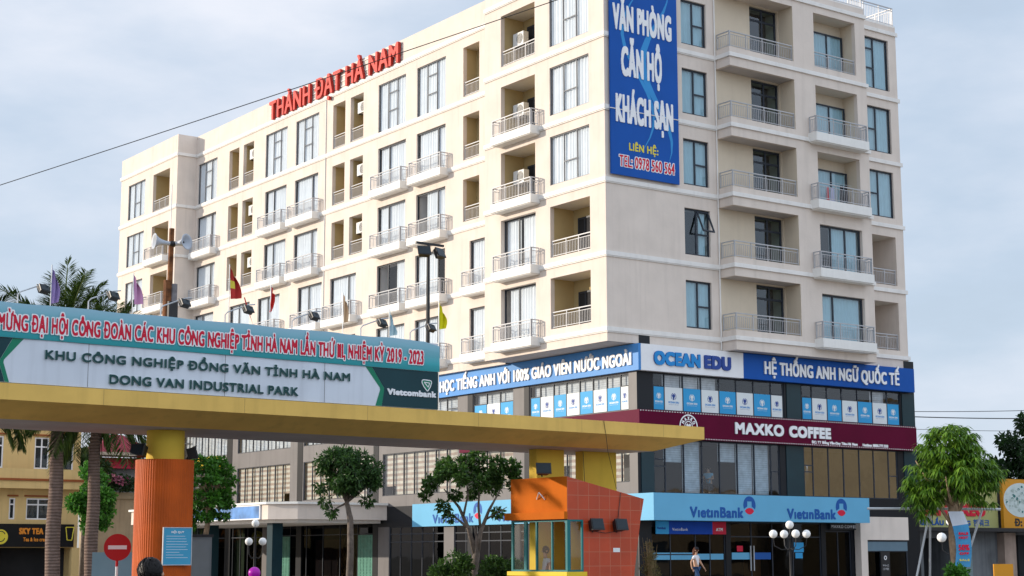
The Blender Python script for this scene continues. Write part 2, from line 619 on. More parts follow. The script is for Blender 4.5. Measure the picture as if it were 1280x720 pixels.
def text_mb(body, width, cap, bold=0.0, depth=0.02, res=26, m_front=0, m_side=0, slant=0.0, vbold=None, mb=None, x0=0.0, z0=0.0, y0=0.0):
    """letters: ink starts at x0, baseline z0, back at y0, front at y0-depth; ink is exactly `width` wide, capitals `cap` high"""
    global _capH
    if _capH is None:
        l = np.vstack(glyph_loops('H'))
        _capH = l[:, 1].max() - l[:, 1].min()
    mb = mb or MB()
    loops = glyph_loops(body)
    al = np.vstack(loops)
    sx = (width - 2 * bold) / (al[:, 0].max() - al[:, 0].min())
    sy = (cap - 2 * (vbold if vbold is not None else bold)) / _capH
    xo = al[:, 0].min()
    ss = 2
    px = cap / res / ss
    pad = int(bold / px) + 4
    zmin = al[:, 1].min() * sy
    zmax = al[:, 1].max() * sy
    Wn = int(width / px) + 2 * pad + 4
    Hn = int((zmax - zmin) / px) + 2 * pad + 4
    Wn += Wn % 2
    Hn += Hn % 2
    acc = np.zeros((Hn, Wn + 1), np.int32)
    for lp in loops:
        X = ((lp[:, 0] - xo) * sx + bold) / px + pad
        Y = (lp[:, 1] * sy - zmin) / px + pad
        X2, Y2 = np.roll(X, -1), np.roll(Y, -1)
        for xa, ya, xb, yb in zip(X, Y, X2, Y2):
            if ya == yb:
                continue
            s = 1
            if ya > yb:
                xa, ya, xb, yb = xb, yb, xa, ya
                s = -1
            r0, r1 = int(math.ceil(ya - 0.5)), int(math.ceil(yb - 0.5))
            for r_ in range(max(r0, 0), min(r1, Hn)):
                xc = xa + (r_ + 0.5 - ya) * (xb - xa) / (yb - ya)
                acc[r_, min(max(int(math.ceil(xc - 0.5)), 0), Wn)] += s
    ins = (np.cumsum(acc, axis=1)[:, :Wn] != 0)
    rx = bold / px
    rz_ = (vbold if vbold is not None else bold) / px
    if rx >= 0.5 or rz_ >= 0.5:
        out = ins.copy()
        for dy in range(-int(rz_ + 1), int(rz_ + 1) + 1):
            for dx in range(-int(rx + 1), int(rx + 1) + 1):
                if abs(dx) <= rx + 0.25 and abs(dy) <= rz_ + 0.25:
                    out |= np.roll(np.roll(ins, dy, 0), dx, 1)
        ins = out
    f = ins.astype(float)
    f = (f + np.roll(f, 1, 0) + np.roll(f, -1, 0) + np.roll(f, 1, 1) + np.roll(f, -1, 1)) / 5
    f = f.reshape(Hn // 2, 2, Wn // 2, 2).mean(axis=(1, 3))
    f = np.pad(f, 1)
    P = px * ss
    yf, yb_ = y0 - depth, y0

    def XZ(c, r_):
        x = (c - 1 + 0.5) * P - pad * px + x0
        z = (r_ - 1 + 0.5) * P - pad * px + zmin + (vbold if vbold is not None else bold) + z0
        return (x + slant * (z - z0), z)
    h, wd = f.shape
    on = f >= 0.5
    V, F, MI = mb.v, mb.f, mb.m
    for r_ in range(h - 1):
        a, b, c, d = on[r_, :-1], on[r_, 1:], on[r_ + 1, 1:], on[r_ + 1, :-1]
        cnt = a.astype(int) + b + c + d
        idx = np.nonzero(cnt)[0]
        i = 0
        while i < len(idx):
            k = idx[i]
            if cnt[k] == 4:
                j = i
                while j + 1 < len(idx) and idx[j + 1] == idx[j] + 1 and cnt[idx[j + 1]] == 4:
                    j += 1
                k2 = idx[j] + 1
                o = len(V)
                for (cc, rr) in ((k, r_), (k2, r_), (k2, r_ + 1), (k, r_ + 1)):
                    x, z = XZ(cc, rr)
                    V.append((x, yf, z))
                F.append([o, o + 1, o + 2, o + 3])
                MI.append(m_front)
                i = j + 1
                continue
            cor = [(k, r_), (k + 1, r_), (k + 1, r_ + 1), (k, r_ + 1)]
            val = [f[rr, cc] for cc, rr in cor]
            poly, cut = [], []
            for q in range(4):
                v0, v1 = val[q], val[(q + 1) % 4]
                p0, p1 = cor[q], cor[(q + 1) % 4]
                if v0 >= 0.5:
                    poly.append(XZ(*p0))
                    cut.append(0)
                if (v0 >= 0.5) != (v1 >= 0.5):
                    t = (0.5 - v0) / (v1 - v0)
                    poly.append(XZ(p0[0] + (p1[0] - p0[0]) * t, p0[1] + (p1[1] - p0[1]) * t))
                    cut.append(1)
            o = len(V)
            for x, z in poly:
                V.append((x, yf, z))
            F.append(list(range(o, o + len(poly))))
            MI.append(m_front)
            if depth > 0.004:
                n = len(poly)
                for q in range(n):
                    if cut[q] and cut[(q + 1) % n]:
                        (xa, za), (xb, zb) = poly[q], poly[(q + 1) % n]
                        o2 = len(V)
                        V.extend([(xa, yf, za), (xb, yf, zb), (xb, yb_, zb), (xa, yb_, za)])
                        F.append([o2, o2 + 1, o2 + 2, o2 + 3])
                        MI.append(m_side)
            i += 1
    return mb


def letters(parent, body, x, z, width, cap, mats, y=0.0, bold=0.0, depth=0.02, name='lettering', slant=0.0, res=26, vbold=None, label=None):
    mats = mats if isinstance(mats, (list, tuple)) else [mats]
    mb = text_mb(body, width, cap, bold, depth, res, 0, len(mats) - 1, slant, vbold)
    return part(name, mb, mats, parent, (x, y, z), label=label)
# ------------------------------------------------------------------ ground
def sheet(name, pts, z, m, frame=FW, kind='structure'):
    mb = MB().add([(x, y, z) for x, y in pts], [list(range(len(pts)))])
    return solo(name, mb, m, None, None, frame, kind=kind)


M_dirt = mat('dusty_ground', (0.30, 0.27, 0.23), 0.9, 0.25, 0.3)
M_asph = mat('asphalt', (0.055, 0.055, 0.058), 0.85, 0.25, 1.5, bump=0.4)
M_pave = gridmat('pavement_tiles', (0.30, 0.26, 0.23), (0.17, 0.15, 0.13), 0.4, 0.4, 0.015, 0.8)
M_kerb = mat('kerb_stone', (0.38, 0.37, 0.35), 0.8, 0.15, 2)
sheet('ground', [(-1500, -1500), (1500, -1500), (1500, 1500), (-1500, 1500)], -0.02, M_dirt)
sheet('road', [(-90, -40), (90, -40), (90, 33), (-90, 33)], -0.012, M_asph)
sheet('gate_road', [(-3.5, -8), (12.0, -8), (12.0, 34), (-3.5, 34)], -0.008, M_asph, FG)
pv = MB()
pv.prism([(-9, -7.5), (36, -7.5), (36, 0.2), (1.5, 0.2), (1.5, 62), (-9, 62)], -0.02, 0.12)
solo('pavement', pv, M_pave, None, None, FB, kind='structure')
kb = MB()
kb.box(-9.25, 36, -7.75, -7.5, -0.02, 0.14)
kb.box(-9.25, -9.0, -7.5, 62, -0.02, 0.14)
solo('kerb', kb, M_kerb, None, None, FB, kind='structure')
ln = MB()
for i in range(12):
    ln.box(-60 + i * 10, -56 + i * 10, 20, 20.15, -0.008, -0.004)
solo('road_markings', ln, M_white, None, None, FW, kind='structure')

# ------------------------------------------------------------------ hotel
B = [10.98, 14.28, 17.54, 20.78, 24.10, 27.58]            # undersides of the white belt courses
TOPS = [13.52, 16.92, 20.14, 23.43, 27.02]                # heads of the openings, floor by floor
hotel = thing('hotel_building', 'seven storey cream corner hotel block over a black glass shop podium', 'building', FB)
A_MAIN, A_WING = 1.2, -0.16


def TL(c):
    return lambda x, y, z: (c + y, -x, z)


def TR(c):
    return lambda x, y, z: (x, c + y, z)


HM = [M_wall, M_room, M_must, M_ceil, M_wall2, M_slab]


def wall(mb, T, x0, x1, z0, z1, ops, mw=0):
    """ops: (xa, xb, za, zb, depth, inner) with inner None for a window onto a dark room, or a material for an open loggia"""
    xs = sorted({x0, x1, *[o[0] for o in ops], *[o[1] for o in ops]})
    zs = sorted({z0, z1, *[o[2] for o in ops], *[o[3] for o in ops]})
    xs = [x for x in xs if x0 - 1e-6 <= x <= x1 + 1e-6]
    for i in range(len(xs) - 1):
        for j in range(len(zs) - 1):
            cx, cz = (xs[i] + xs[i + 1]) / 2, (zs[j] + zs[j + 1]) / 2
            if any(o[0] < cx < o[1] and o[2] < cz < o[3] for o in ops):
                continue
            mb.add([(xs[i], 0, zs[j]), (xs[i + 1], 0, zs[j]), (xs[i + 1], 0, zs[j + 1]), (xs[i], 0, zs[j + 1])], [(0, 1, 2, 3)], mw, T)
    for xa, xb, za, zb, d, inner in ops:
        r = 0.22 if inner is not None else d

        def ring(y0, y1, ms, mc, mf):
            mb.add([(xa, y0, za), (xa, y1, za), (xa, y1, zb), (xa, y0, zb)], [(0, 1, 2, 3)], ms, T)
            mb.add([(xb, y0, za), (xb, y1, za), (xb, y1, zb), (xb, y0, zb)], [(3, 2, 1, 0)], ms, T)
            mb.add([(xa, y0, zb), (xb, y0, zb), (xb, y1, zb), (xa, y1, zb)], [(3, 2, 1, 0)], mc, T)
            mb.add([(xa, y0, za), (xb, y0, za), (xb, y1, za), (xa, y1, za)], [(0, 1, 2, 3)], mf, T)
        ring(0, r, mw, mw, mw)
        if inner is not None:
            ring(r, d, inner, 3, 5)
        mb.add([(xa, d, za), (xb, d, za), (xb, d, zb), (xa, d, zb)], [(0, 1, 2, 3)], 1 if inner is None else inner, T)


# ---- kinds of window: authored at their lower left corner, x to the right, y inwards
def win_mesh(wd, ht, verts, trans, bar=0.055, thick=0.06, mats=M_frame, name='window'):
    """verts: x of the mullions; trans: (x0, x1, z)"""
    mb = MB()
    mb.box(0, bar, 0, thick, 0, ht)
    mb.box(wd - bar, wd, 0, thick, 0, ht)
    mb.box(bar, wd - bar, 0.002, thick, 0, bar)
    mb.box(bar, wd - bar, 0.002, thick, ht - bar, ht)
    for x in verts:
        mb.box(x - bar / 2, x + bar / 2, 0.003, thick - 0.004, bar, ht - bar)
    for x0, x1, z in trans:
        mb.box(x0, x1, 0.006, thick - 0.008, z - bar / 2, z + bar / 2)
    return mb.mesh(name, [mats])


def pane_mesh(wd, ht):
    return MB().quad((0.02, 0.03, 0.02), (wd - 0.02, 0.03, 0.02), (wd - 0.02, 0.03, ht - 0.02), (0.02, 0.03, ht - 0.02))


def curtain_mesh(spans, ht, seed, amp=0.035, z0=0.02):
    r = random.Random(seed)
    mb = MB()
    for a, b in spans:
        n = max(6, int((b - a) / 0.045))
        x = [a + (b - a) * i / n for i in range(n + 1)]
        ph = r.random() * 6
        y = [0.10 + amp * math.sin(ph + i * 1.35 + 0.9 * math.sin(i * 0.37 + ph)) + amp * 0.5 * (r.random() - 0.5) for i in range(n + 1)]
        o = len(mb.v)
        for i in range(n + 1):
            mb.v += [(x[i], y[i], z0), (x[i] + 0.01 * (r.random() - .5), y[i] * 0.9 + 0.02, ht - 0.03)]
        for i in range(n):
            mb.f.append([o + 2 * i, o + 2 * i + 2, o + 2 * i + 3, o + 2 * i + 1])
            mb.m.append(0)
    return mb.mesh('curtain', [M_curt], True)


def add_window(loc, rz, wd, ht, verts, trans, gl, curt, seed, bar=0.055, name='window', label=None, mats=M_frame):
    o = part(name, win_mesh(wd, ht, verts, trans, bar, mats=mats, name=name), None, hotel, loc, rz, label=label)
    part('pane', pane_mesh(wd, ht), gl, o)
    if curt:
        part('curtain', curtain_mesh(curt, ht, seed), None, o)
    return o


_railcache = {}


def rail_mesh(wd, ht, ret=0.0, step=0.115, double=True):
    key = (round(wd, 2), round(ht, 2), ret)
    if key in _railcache:
        return _railcache[key]
    mb = MB()
    t = 0.022

    def run(p0, p1, zb):
        dx, dy = p1[0] - p0[0], p1[1] - p0[1]
        L = math.hypot(dx, dy)
        ux, uy = dx / L, dy / L

        def bx(s0, s1, z0, z1, hw):
            c0 = (p0[0] + ux * s0, p0[1] + uy * s0)
            c1 = (p0[0] + ux * s1, p0[1] + uy * s1)
            nx, ny = -uy * hw, ux * hw
            v = [(c0[0] - nx, c0[1] - ny, z0), (c1[0] - nx, c1[1] - ny, z0), (c1[0] + nx, c1[1] + ny, z0), (c0[0] + nx, c0[1] + ny, z0),
                 (c0[0] - nx, c0[1] - ny, z1), (c1[0] - nx, c1[1] - ny, z1), (c1[0] + nx, c1[1] + ny, z1), (c0[0] + nx, c0[1] + ny, z1)]
            mb.add(v, [(0, 3, 2, 1), (4, 5, 6, 7), (0, 1, 5, 4), (1, 2, 6, 5), (2, 3, 7, 6), (3, 0, 4, 7)])
        bx(0, L, ht - 0.045, ht, 0.028)
        if double:
            bx(0, L, ht - 0.17, ht - 0.145, 0.014)
        bx(0, L, zb, zb + 0.03, 0.014)
        n = max(1, int(round(L / step)))
        npost = max(1, int(round(L / 1.0)))
        for i in range(n + 1):
            s = L * i / n
            isp = (i * npost) % n < npost
            hw = t * 0.95 if isp else t * 0.36
            s = min(max(s, hw), L - hw)
            bx(s - hw, s + hw, 0.0 if isp else zb + 0.03, ht - 0.045 if isp else ht - (0.17 if double else 0.045), hw)
    zb = 0.07
    if ret:
        run((0, 0), (wd, 0), zb)
        run((0.001, 0.03), (0.001, ret), zb)
        run((wd - 0.001, 0.03), (wd - 0.001, ret), zb)
    else:
        run((0, 0), (wd, 0), zb)
    me = mb.mesh('railing', [M_rail])
    _railcache[key] = me
    return me


left_ops_main, left_ops_bay, left_ops_wing = [], [], []
acs = []          # where air conditioners go: (frame loc, words)
jobs = []         # deferred placement once the wall exists
FLOORW = ['lowest', 'second', 'third', 'fourth', 'top']
PR = 0.55         # how far a balcony slab stands out


def slab_left(c, v0, v1, z, mb_extra=None):
    """balcony slab and its railing on the sunlit face, between v0 (left as seen) and v1"""
    wd = v0 - v1
    mb = MB()
    mb.box(0, wd, -PR, -0.003, 0, 0.40)
    mb.box(0.05, wd - 0.05, -PR + 0.05, -0.003, -0.035, -0.003)
    s = part('balcony', mb, M_white, hotel, (c, v0, z - 0.16), LEFT)
    part('railing', rail_mesh(wd - 0.12, 0.80, PR - 0.10), None, s, (0.06, -PR + 0.06, 0.40))
    return s


def french_left(c, va, vb, f, seed, spans=None, mull=0.5):
    z0, z1 = B[f] + 0.245, TOPS[f]
    wd = va - vb
    jobs.append(('win', (c + 0.10, va, z0), wd, z1 - z0, [wd * mull], [], spans or [(0.08, wd - 0.05)], seed, 'balcony_door', 0.07))
    jobs.append(('slab', c, va + 0.06, vb - 0.32, B[f]))
    return (-va, -vb, z0, z1, 0.8, None)


def win_left(c, va, vb, z0, z1, kind, seed, spans=None):
    wd, ht = va - vb, z1 - z0
    a, b = wd / 3, wd * 2 / 3
    tr = [(a, b, ht * 0.40), (a, b, ht * 0.76)] if kind == 3 else [(a, b, ht * 0.42)]
    jobs.append(('win', (c + 0.06, va, z0), wd, ht, [a, b], tr, spans or [(0.04, wd - 0.04)], seed, 'window', 0.042))
    return (-va, -vb, z0, z1, 0.7, None)


def loggia_left(c, va, vb, z0, z1, d=1.9, rail=True, slab=None):
    if rail:
        jobs.append(('rail', (c + 0.10, va - 0.03, z0), va - vb - 0.06, 0.78))
    if slab is not None:
        jobs.append(('slab', c, va + 0.08, vb - 0.36, slab))
    return (-va, -vb, z0, z1, d, 2)


rs = 1
for f in range(5):
    b, t = B[f], TOPS[f]
    top = f == 4
    # wing at the far left
    left_ops_wing.append(win_left(A_WING, 52.3, 49.42, t - 2.25 if not top else 24.5, t - 0.06, 1, rs + 100 * f))
    if top:
        left_ops_wing.append(loggia_left(A_WING, 48.1, 45.43, 24.36, 26.95))
    else:
        left_ops_wing.append(loggia_left(A_WING, 48.1, 45.43, b + 0.245, t - 0.05, rail=False, slab=b))
    # main range
    if top:
        for k, (va, vb) in enumerate(((43.92, 41.12), (34.38, 31.58), (30.5, 27.72), (21.08, 18.26), (17.15, 14.4))):
            left_ops_main.append(win_left(A_MAIN, va, vb, 24.24, t, 3, k * 7 + 3))
    elif f >= 2:
        for k, (va, vb) in enumerate(((43.92, 41.12), (34.34, 31.58), (30.55, 27.72), (21.06, 18.22), (17.16, 14.4))):
            sp = None
            if (f, k) == (2, 4):
                sp = [(0.75, 2.7)]
            left_ops_main.append(french_left(A_MAIN, va, vb, f, f * 31 + k, sp, 0.36 if k in (1, 3) else 0.70))
    else:
        for k, (va, vb) in enumerate(((43.95, 41.14), (38.82, 36.07), (35.0, 32.18), (29.95, 27.1), (26.15, 23.28), (21.06, 18.22), (17.22, 14.4), (12.2, 9.75))):
            sp = None
            if (f, k) == (1, 5):
                sp = [(1.75, 2.78)]
            if (f, k) == (1, 6):
                sp = [(0.1, 1.9)]
            left_ops_main.append(french_left(A_MAIN, va, vb, f, f * 31 + k, sp, (0.36, 0.4, 0.4, 0.4, 0.66, 0.36, 0.72, 0.5)[k]))
    if f >= 2:
        zb = (17.98, 21.14, 24.43)[f - 2]
        for k, (va, vb) in enumerate(((39.38, 37.99), (37.39, 35.97), (26.08, 24.69), (24.10, 22.68), (12.79, 11.36))):
            left_ops_main.append(loggia_left(A_MAIN, va, vb, zb, t, 0.82 if k == 4 else 1.15))
            if k in (1, 3):
                acs.append((A_MAIN + 0.30, vb + 0.72, t - 0.95, f, ('narrow loggia left of the roof letters' if k == 1 else 'narrow loggia below the roof letters')))
    # corner bay
    tb = (13.78, 17.06, 20.31, 23.56, 27.08)[f]
    if f >= 2:
        if top:
            left_ops_bay.append(loggia_left(0.0, 7.81, 5.09, 24.55, tb, 1.33))
        else:
            left_ops_bay.append(loggia_left(0.0, 7.81, 5.09, b + 0.245, tb, 1.33, rail=False, slab=b))
        left_ops_bay.append(win_left(0.0, 3.97, 1.09, (18.05, 21.30, 24.55)[f - 2], tb, 1, 50 + f))
        acs.append((0.62, 7.25, tb - 1.45, f, 'wide loggia of the corner bay'))
    else:
        va, vb = 7.82, 5.08
        z0 = b + 0.245
        sp = [(0.1, 1.25), (1.42, 2.68)] if f == 1 else [(0.35, 2.68)]
        jobs.append(('win', (0.22, va, z0), va - vb, tb - z0, [1.15], [], sp, 60 + f, 'balcony_door', 0.07))
        jobs.append(('slab', 0.0, va + 0.05, vb - 0.33, b))
        left_ops_bay.append((-va, -vb, z0, tb, 0.8, None))
        left_ops_bay.append(loggia_left(0.0, 3.98, 1.09, (11.48, 14.72)[f], tb, 1.33))

hm = MB()
wall(hm, TL(A_WING), -53.62, -44.25, 10.5, 29.0, left_ops_wing)
wall(hm, TL(A_MAIN), -44.25, -9.15, 10.5, 29.0, left_ops_main)
wall(hm, TL(0.0), -9.15, 0.0, 10.55, 29.0, left_ops_bay)
hm.quad((A_WING, 44.25, 10.5), (A_MAIN, 44.25, 10.5), (A_MAIN, 44.25, 29), (A_WING, 44.25, 29))
hm.quad((0, 9.15, 10.55), (A_MAIN, 9.15, 10.55), (A_MAIN, 9.15, 29), (0, 9.15, 29))
hm.quad((0, 0, 10.55), (2.2, 0, 10.55), (2.2, 9.15, 10.55), (0, 9.15, 10.55), 5)
hm.quad((A_MAIN, 9.15, 10.5), (2.2, 9.15, 10.5), (2.2, 44.25, 10.5), (A_MAIN, 44.25, 10.5), 5)
# shaded face
ops_r = [(4.54, 6.09, z0, z1, 0.7, None) for z0, z1 in ((11.48, 13.63), (14.79, 16.92), (18.0, 20.13), (21.3, 23.43), (24.58, 26.70))]
wall(hm, TR(0.0), 0.0, 6.62, 10.55, 29.0, ops_r)
SOF = [13.86, 17.10, 20.33, 23.65, 27.25]
FLO = [10.52] + SOF
ops_d = [(8.88, 10.72, B[f] + 0.36, SOF[f] - 0.03, 0.8, None) for f in range(5)]
wall(hm, TR(0.0), 6.62, 10.76, 10.55, 28.1, ops_d, 4)
VF = -0.97
ops_f = []
for f in range(5):
    zt = (13.58, 16.89, 20.39, 23.65, 27.26)[f]
    if f >= 2:
        zb = B[f] + (0.5 if f == 4 else 0.245)
        ops_f.append((12.17, 15.06, zb, zt, 0.97, 4))
    else:
        ops_f.append((12.17, 15.06, B[f] + 0.245, zt, 0.8, None))
wall(hm, TR(VF), 10.76, 15.75, 10.55, 28.1, ops_f)
hm.quad((10.76, VF, 10.55), (10.76, 0, 10.55), (10.76, 0, 28.1), (10.76, VF, 28.1), 4)
hm.quad((15.75, VF, 10.55), (15.75, 0, 10.55), (15.75, 0, 28.1), (15.75, VF, 28.1), 0)
hm.quad((10.76, VF, 10.552), (15.75, VF, 10.552), (15.75, 0, 10.552), (10.76, 0, 10.552), 5)
ops_e = [(16.78, 18.56, 11.42, 13.80, 1.6, 0), (16.78, 18.56, 14.65, 17.10, 1.6, 0), (16.78, 18.56, 18.05, 20.40, 0.7, None),
         (16.78, 18.56, 21.35, 23.67, 0.7, None), (16.78, 18.56, 24.60, 27.26, 0.7, None)]
wall(hm, TR(0.0), 15.75, 19.14, 10.5, 28.05, ops_e)
# back, end and roof
hm.quad((19.14, 0, 0), (19.14, 16, 0), (19.14, 16, 28.05), (19.14, 0, 28.05))
hm.quad((16.6, 16, 0), (19.14, 16, 0), (19.14, 16, 28.05), (16.6, 16, 28.05))
hm.quad((16.6, 16, 0), (16.6, 53.62, 10.5), (16.6, 53.62, 28.05), (16.6, 16, 28.05))
hm.quad((A_WING, 44.25, 10.5), (16.6, 44.25, 10.5), (16.6, 53.62, 10.5), (A_WING, 53.62, 10.5), 5)
hm.quad((1.6, 46.7, 0), (16.6, 46.7, 0), (16.6, 46.7, 10.5), (1.6, 46.7, 10.5))
hm.quad((A_WING, 53.62, 10.5), (16.6, 53.62, 10.5), (16.6, 53.62, 28.05), (A_WING, 53.62, 28.05))
hm.add([(6.62, 0.25, 28.0), (19.14, 0.25, 28.0), (19.14, 16, 28.0), (16.6, 16, 28.0), (16.6, 53.62, 28.0), (A_MAIN + .2, 53.62, 28.0), (A_MAIN + .2, 0.25, 28.0)], [tuple(range(7))], 5)
hm.quad((0.2, 0.2, 29), (6.62, 0.2, 29), (6.62, 0.2, 28), (0.2, 0.2, 28))
hm.quad((6.62, 0, 29), (6.62, 0.2, 29), (6.62, 0.2, 28), (6.62, 0, 28))
hm.quad((0, 0, 29), (6.62, 0, 29), (6.62, 0.2, 29), (0.2, 0.2, 29))
hm.quad((0, 9.15, 29), (0, 0, 29), (0.2, 0.2, 29), (0.2, 9.15, 29))
hm.quad((A_MAIN, 44.25, 29), (A_MAIN, 9.15, 29), (A_MAIN + .2, 9.15, 29), (A_MAIN + .2, 44.25, 29))
hm.quad((A_MAIN + .2, 53.6, 29), (A_MAIN + .2, 9.15, 29), (A_MAIN + .2, 9.15, 28), (A_MAIN + .2, 53.6, 28))
hm.quad((A_WING, 53.62, 29), (A_WING, 44.25, 29), (A_MAIN + .2, 44.25, 29), (A_MAIN + .2, 53.62, 29))
part('wall', hm, HM, hotel)

# belt courses
bm_ = MB()
for z in B:
    h = 0.19
    for T, x0, x1 in ((TL(A_WING), -53.70, -44.17), (TL(A_MAIN), -44.25, -9.15), (TL(0.0), -9.15, 0.08), (TR(0.0), 0.002, 6.54)):
        bm_.box(x0, x1, -0.08, -0.003, z, z + h, 0, T)
        bm_.box(x0, x1, -0.05, -0.003, z - 0.05, z - 0.002, 0, T)
    bm_.box(A_WING + 0.002, A_MAIN - 0.085, 44.17, 44.247, z, z + h)
    zz = z if z < 27 else z + 0.02
    bm_.box(6.62 - 0.08, 15.83, VF - 0.08, VF - 0.003, zz, zz + h)
    if z < 27:
        bm_.box(6.62 - 0.08, 6.617, VF + 0.001, -0.09, zz, zz + h)
    bm_.box(15.833, 19.22, -0.08, -0.003, z, z + h)
bm_.box(15.753, 15.83, VF, -0.085, 27.6, 27.79)
part('belt_course', bm_, M_trim, hotel)

# parapet coping of the terrace over the shaded face
cp = MB()
cp.box(6.62, 15.75, VF + 0.002, VF + 0.2, 28.1, 28.16)
cp.box(15.75, 19.14, 0.002, 0.2, 28.05, 28.14)
part('coping', cp, M_trim, hotel)
part('terrace_railing', rail_mesh(9.0, 1.0), None, hotel, (6.7, VF + 0.12, 28.16))
part('terrace_railing', rail_mesh(3.3, 0.98), None, hotel, (15.8, 0.1, 28.14))
part('terrace_railing', rail_mesh(5.0, 0.98), None, hotel, (19.05, 0.15, 28.14), math.pi / 2)

# rain pipes
dpm = MB()
dpm.tube([(6.56, -0.05, 10.6), (6.56, -0.05, 29.0)], 0.035, 8)
part('rain_pipe', dpm, M_trim, hotel)
part('rain_pipe', MB().tube([(A_MAIN - 0.03, 26.85, 10.6), (A_MAIN - 0.03, 26.85, 27.5)], 0.03, 8), M_trim, hotel)
part('rain_pipe', MB().tube([(A_MAIN - 0.04, 9.24, 10.6), (A_MAIN - 0.04, 9.24, 29)], 0.035, 8), M_trim, hotel)

# balconies across the shaded face (solid upstand, open corner)
for f in range(5):
    mb = MB()
    zs_ = FLO[f] + 0.03
    zt = B[f] + 0.47
    mb.box(6.62, 10.757, VF, VF + 0.16, zs_, zt)
    mb.box(6.62, 6.78, VF + 0.162, -0.003, zs_, zt)
    mb.box(6.782, 10.757, VF + 0.162, -0.003, zs_, zs_ + 0.22, 1)
    o = part('balcony', mb, [M_wall, M_slab], hotel)
    r = rail_mesh(4.05, 0.78)
    part('railing', r, None, o, (6.70, VF + 0.08, zt))
    part('railing', rail_mesh(0.85, 0.78), None, o, (6.70, VF + 0.92, zt), -math.pi / 2)
# roof slab over the top balcony
mb = MB()
mb.box(6.62, 10.757, VF, -0.003, 27.28, 28.1)
part('balcony_roof', mb, M_wall, hotel)

# ---- place windows, doors, railings
for j in jobs:
    if j[0] == 'win':
        _, loc, wd, ht, vts, trs, spans, seed, nm, bar = j
        add_window(loc, LEFT, wd, ht, vts, trs, M_glassL, spans, seed, bar, nm, mats=M_frameg if nm == 'window' else M_frame)
    elif j[0] == 'slab':
        slab_left(*j[1:])
    elif j[0] == 'rail':
        part('railing', rail_mesh(j[2], j[3]), None, hotel, j[1], LEFT)

for f, (xa, xb, z0, z1, _, _) in enumerate(ops_r):
    wd, ht = xb - xa, z1 - z0
    sp = [(0.05, wd - 0.05)] if f != 1 else [(1.0, 1.35)]
    o = add_window((xa, 0.10, z0), 0, wd, ht, [wd * 0.5], [(wd * 0.5, wd, ht * 0.47)], M_glassR, sp, 200 + f, 0.075,
                   label='dark framed window with its top hung sash pushed open' if f == 1 else None)
    if f == 1:      # the open top-hung sash
        sm = MB()
        sw, sh = wd * 0.46, ht * 0.50
        a = R(24)
        T = lambda x, y, z: (x, y * math.cos(a) - (-z) * -math.sin(a) * -1, z)
        def SB(x0, x1, z0_, z1_):
            vv = []
            for (x, y, z) in [(x0, 0, z0_), (x1, 0, z0_), (x1, .05, z0_), (x0, .05, z0_), (x0, 0, z1_), (x1, 0, z1_), (x1, .05, z1_), (x0, .05, z1_)]:
                vv.append((x, y * math.cos(a) + z * math.sin(a), z * math.cos(a) - y * math.sin(a)))
            sm.add(vv, [(0, 3, 2, 1), (4, 5, 6, 7), (0, 1, 5, 4), (1, 2, 6, 5), (2, 3, 7, 6), (3, 0, 4, 7)])
        SB(0, .07, -sh, 0)
        SB(sw - .07, sw, -sh, 0)
        SB(.07, sw - .07, -sh, -sh + .07)
        SB(.07, sw - .07, -.07, 0)
        sash = part('sash', sm, M_frame, o, (wd * 0.52, -0.02, ht - 0.06))
for f, (xa, xb, z0, z1, _, _) in enumerate(ops_d):
    wd, ht = xb - xa, z1 - z0
    add_window((xa, 0.12, z0), 0, wd, ht, [wd * 0.5], [(0.09, wd - 0.09, ht - 0.62)], M_glassR, None, 0, 0.10, 'balcony_door')
for f, (xa, xb, z0, z1, _, _) in enumerate(ops_f):
    wd, ht = xb - xa, z1 - z0
    if f >= 2:
        add_window((xa + 0.62, VF + 0.78, z0 + 0.02), 0, 2.2, ht - 0.58, [1.1], [], M_glassR, [(0.08, 2.12)], 300 + f, 0.07, 'balcony_door')
        if f == 4:
            part('railing', rail_mesh(wd - 0.04, 0.76), None, hotel, (xa + 0.02, VF + 0.1, z0))
    else:
        sp = [(0.85, 2.75)] if f == 1 else [(0.06, 2.75)]
        add_window((xa, VF + 0.16, z0), 0, wd, ht, [wd * (0.3 if f == 1 else 0.32), wd * 0.64] if f == 1 else [wd * 0.30], [], M_glassR, sp, 300 + f, 0.09, 'balcony_door')
    if f < 4:
        mb = MB()
        mb.box(0, 3.62, -PR, -0.003, 0, 0.42)
        mb.box(0.06, 3.56, -PR + .06, -0.003, -0.05, -0.003)
        s = part('balcony', mb, M_white, hotel, (xa - 0.60, VF, B[f] - 0.02), 0)
        part('railing', rail_mesh(3.48, 0.80, PR - 0.1), None, s, (0.07, -PR + 0.06, 0.42))
for f, (xa, xb, z0, z1, d, inner) in enumerate(ops_e):
    wd, ht = xb - xa, z1 - z0
    if inner is None:
        add_window((xa, 0.10, z0), 0, wd, ht, [wd * 0.42], [(0.07, wd * 0.42, ht * (0.5 if f < 4 else 0.40))] + ([(0.07, wd * 0.42, ht * 0.78)] if f == 4 else []),
                   M_glassR, [(0.05, wd - 0.05)], 400 + f, 0.075)
    else:
        part('railing', rail_mesh(wd - 0.04, 0.80), None, hotel, (xa + 0.02, 0.10, z0))
        o = add_window((xa + 0.02, 1.5, z0 + 0.02), 0, 0.75, ht - 0.4, [], [], M_glassR, None, 0, 0.07, 'balcony_door')

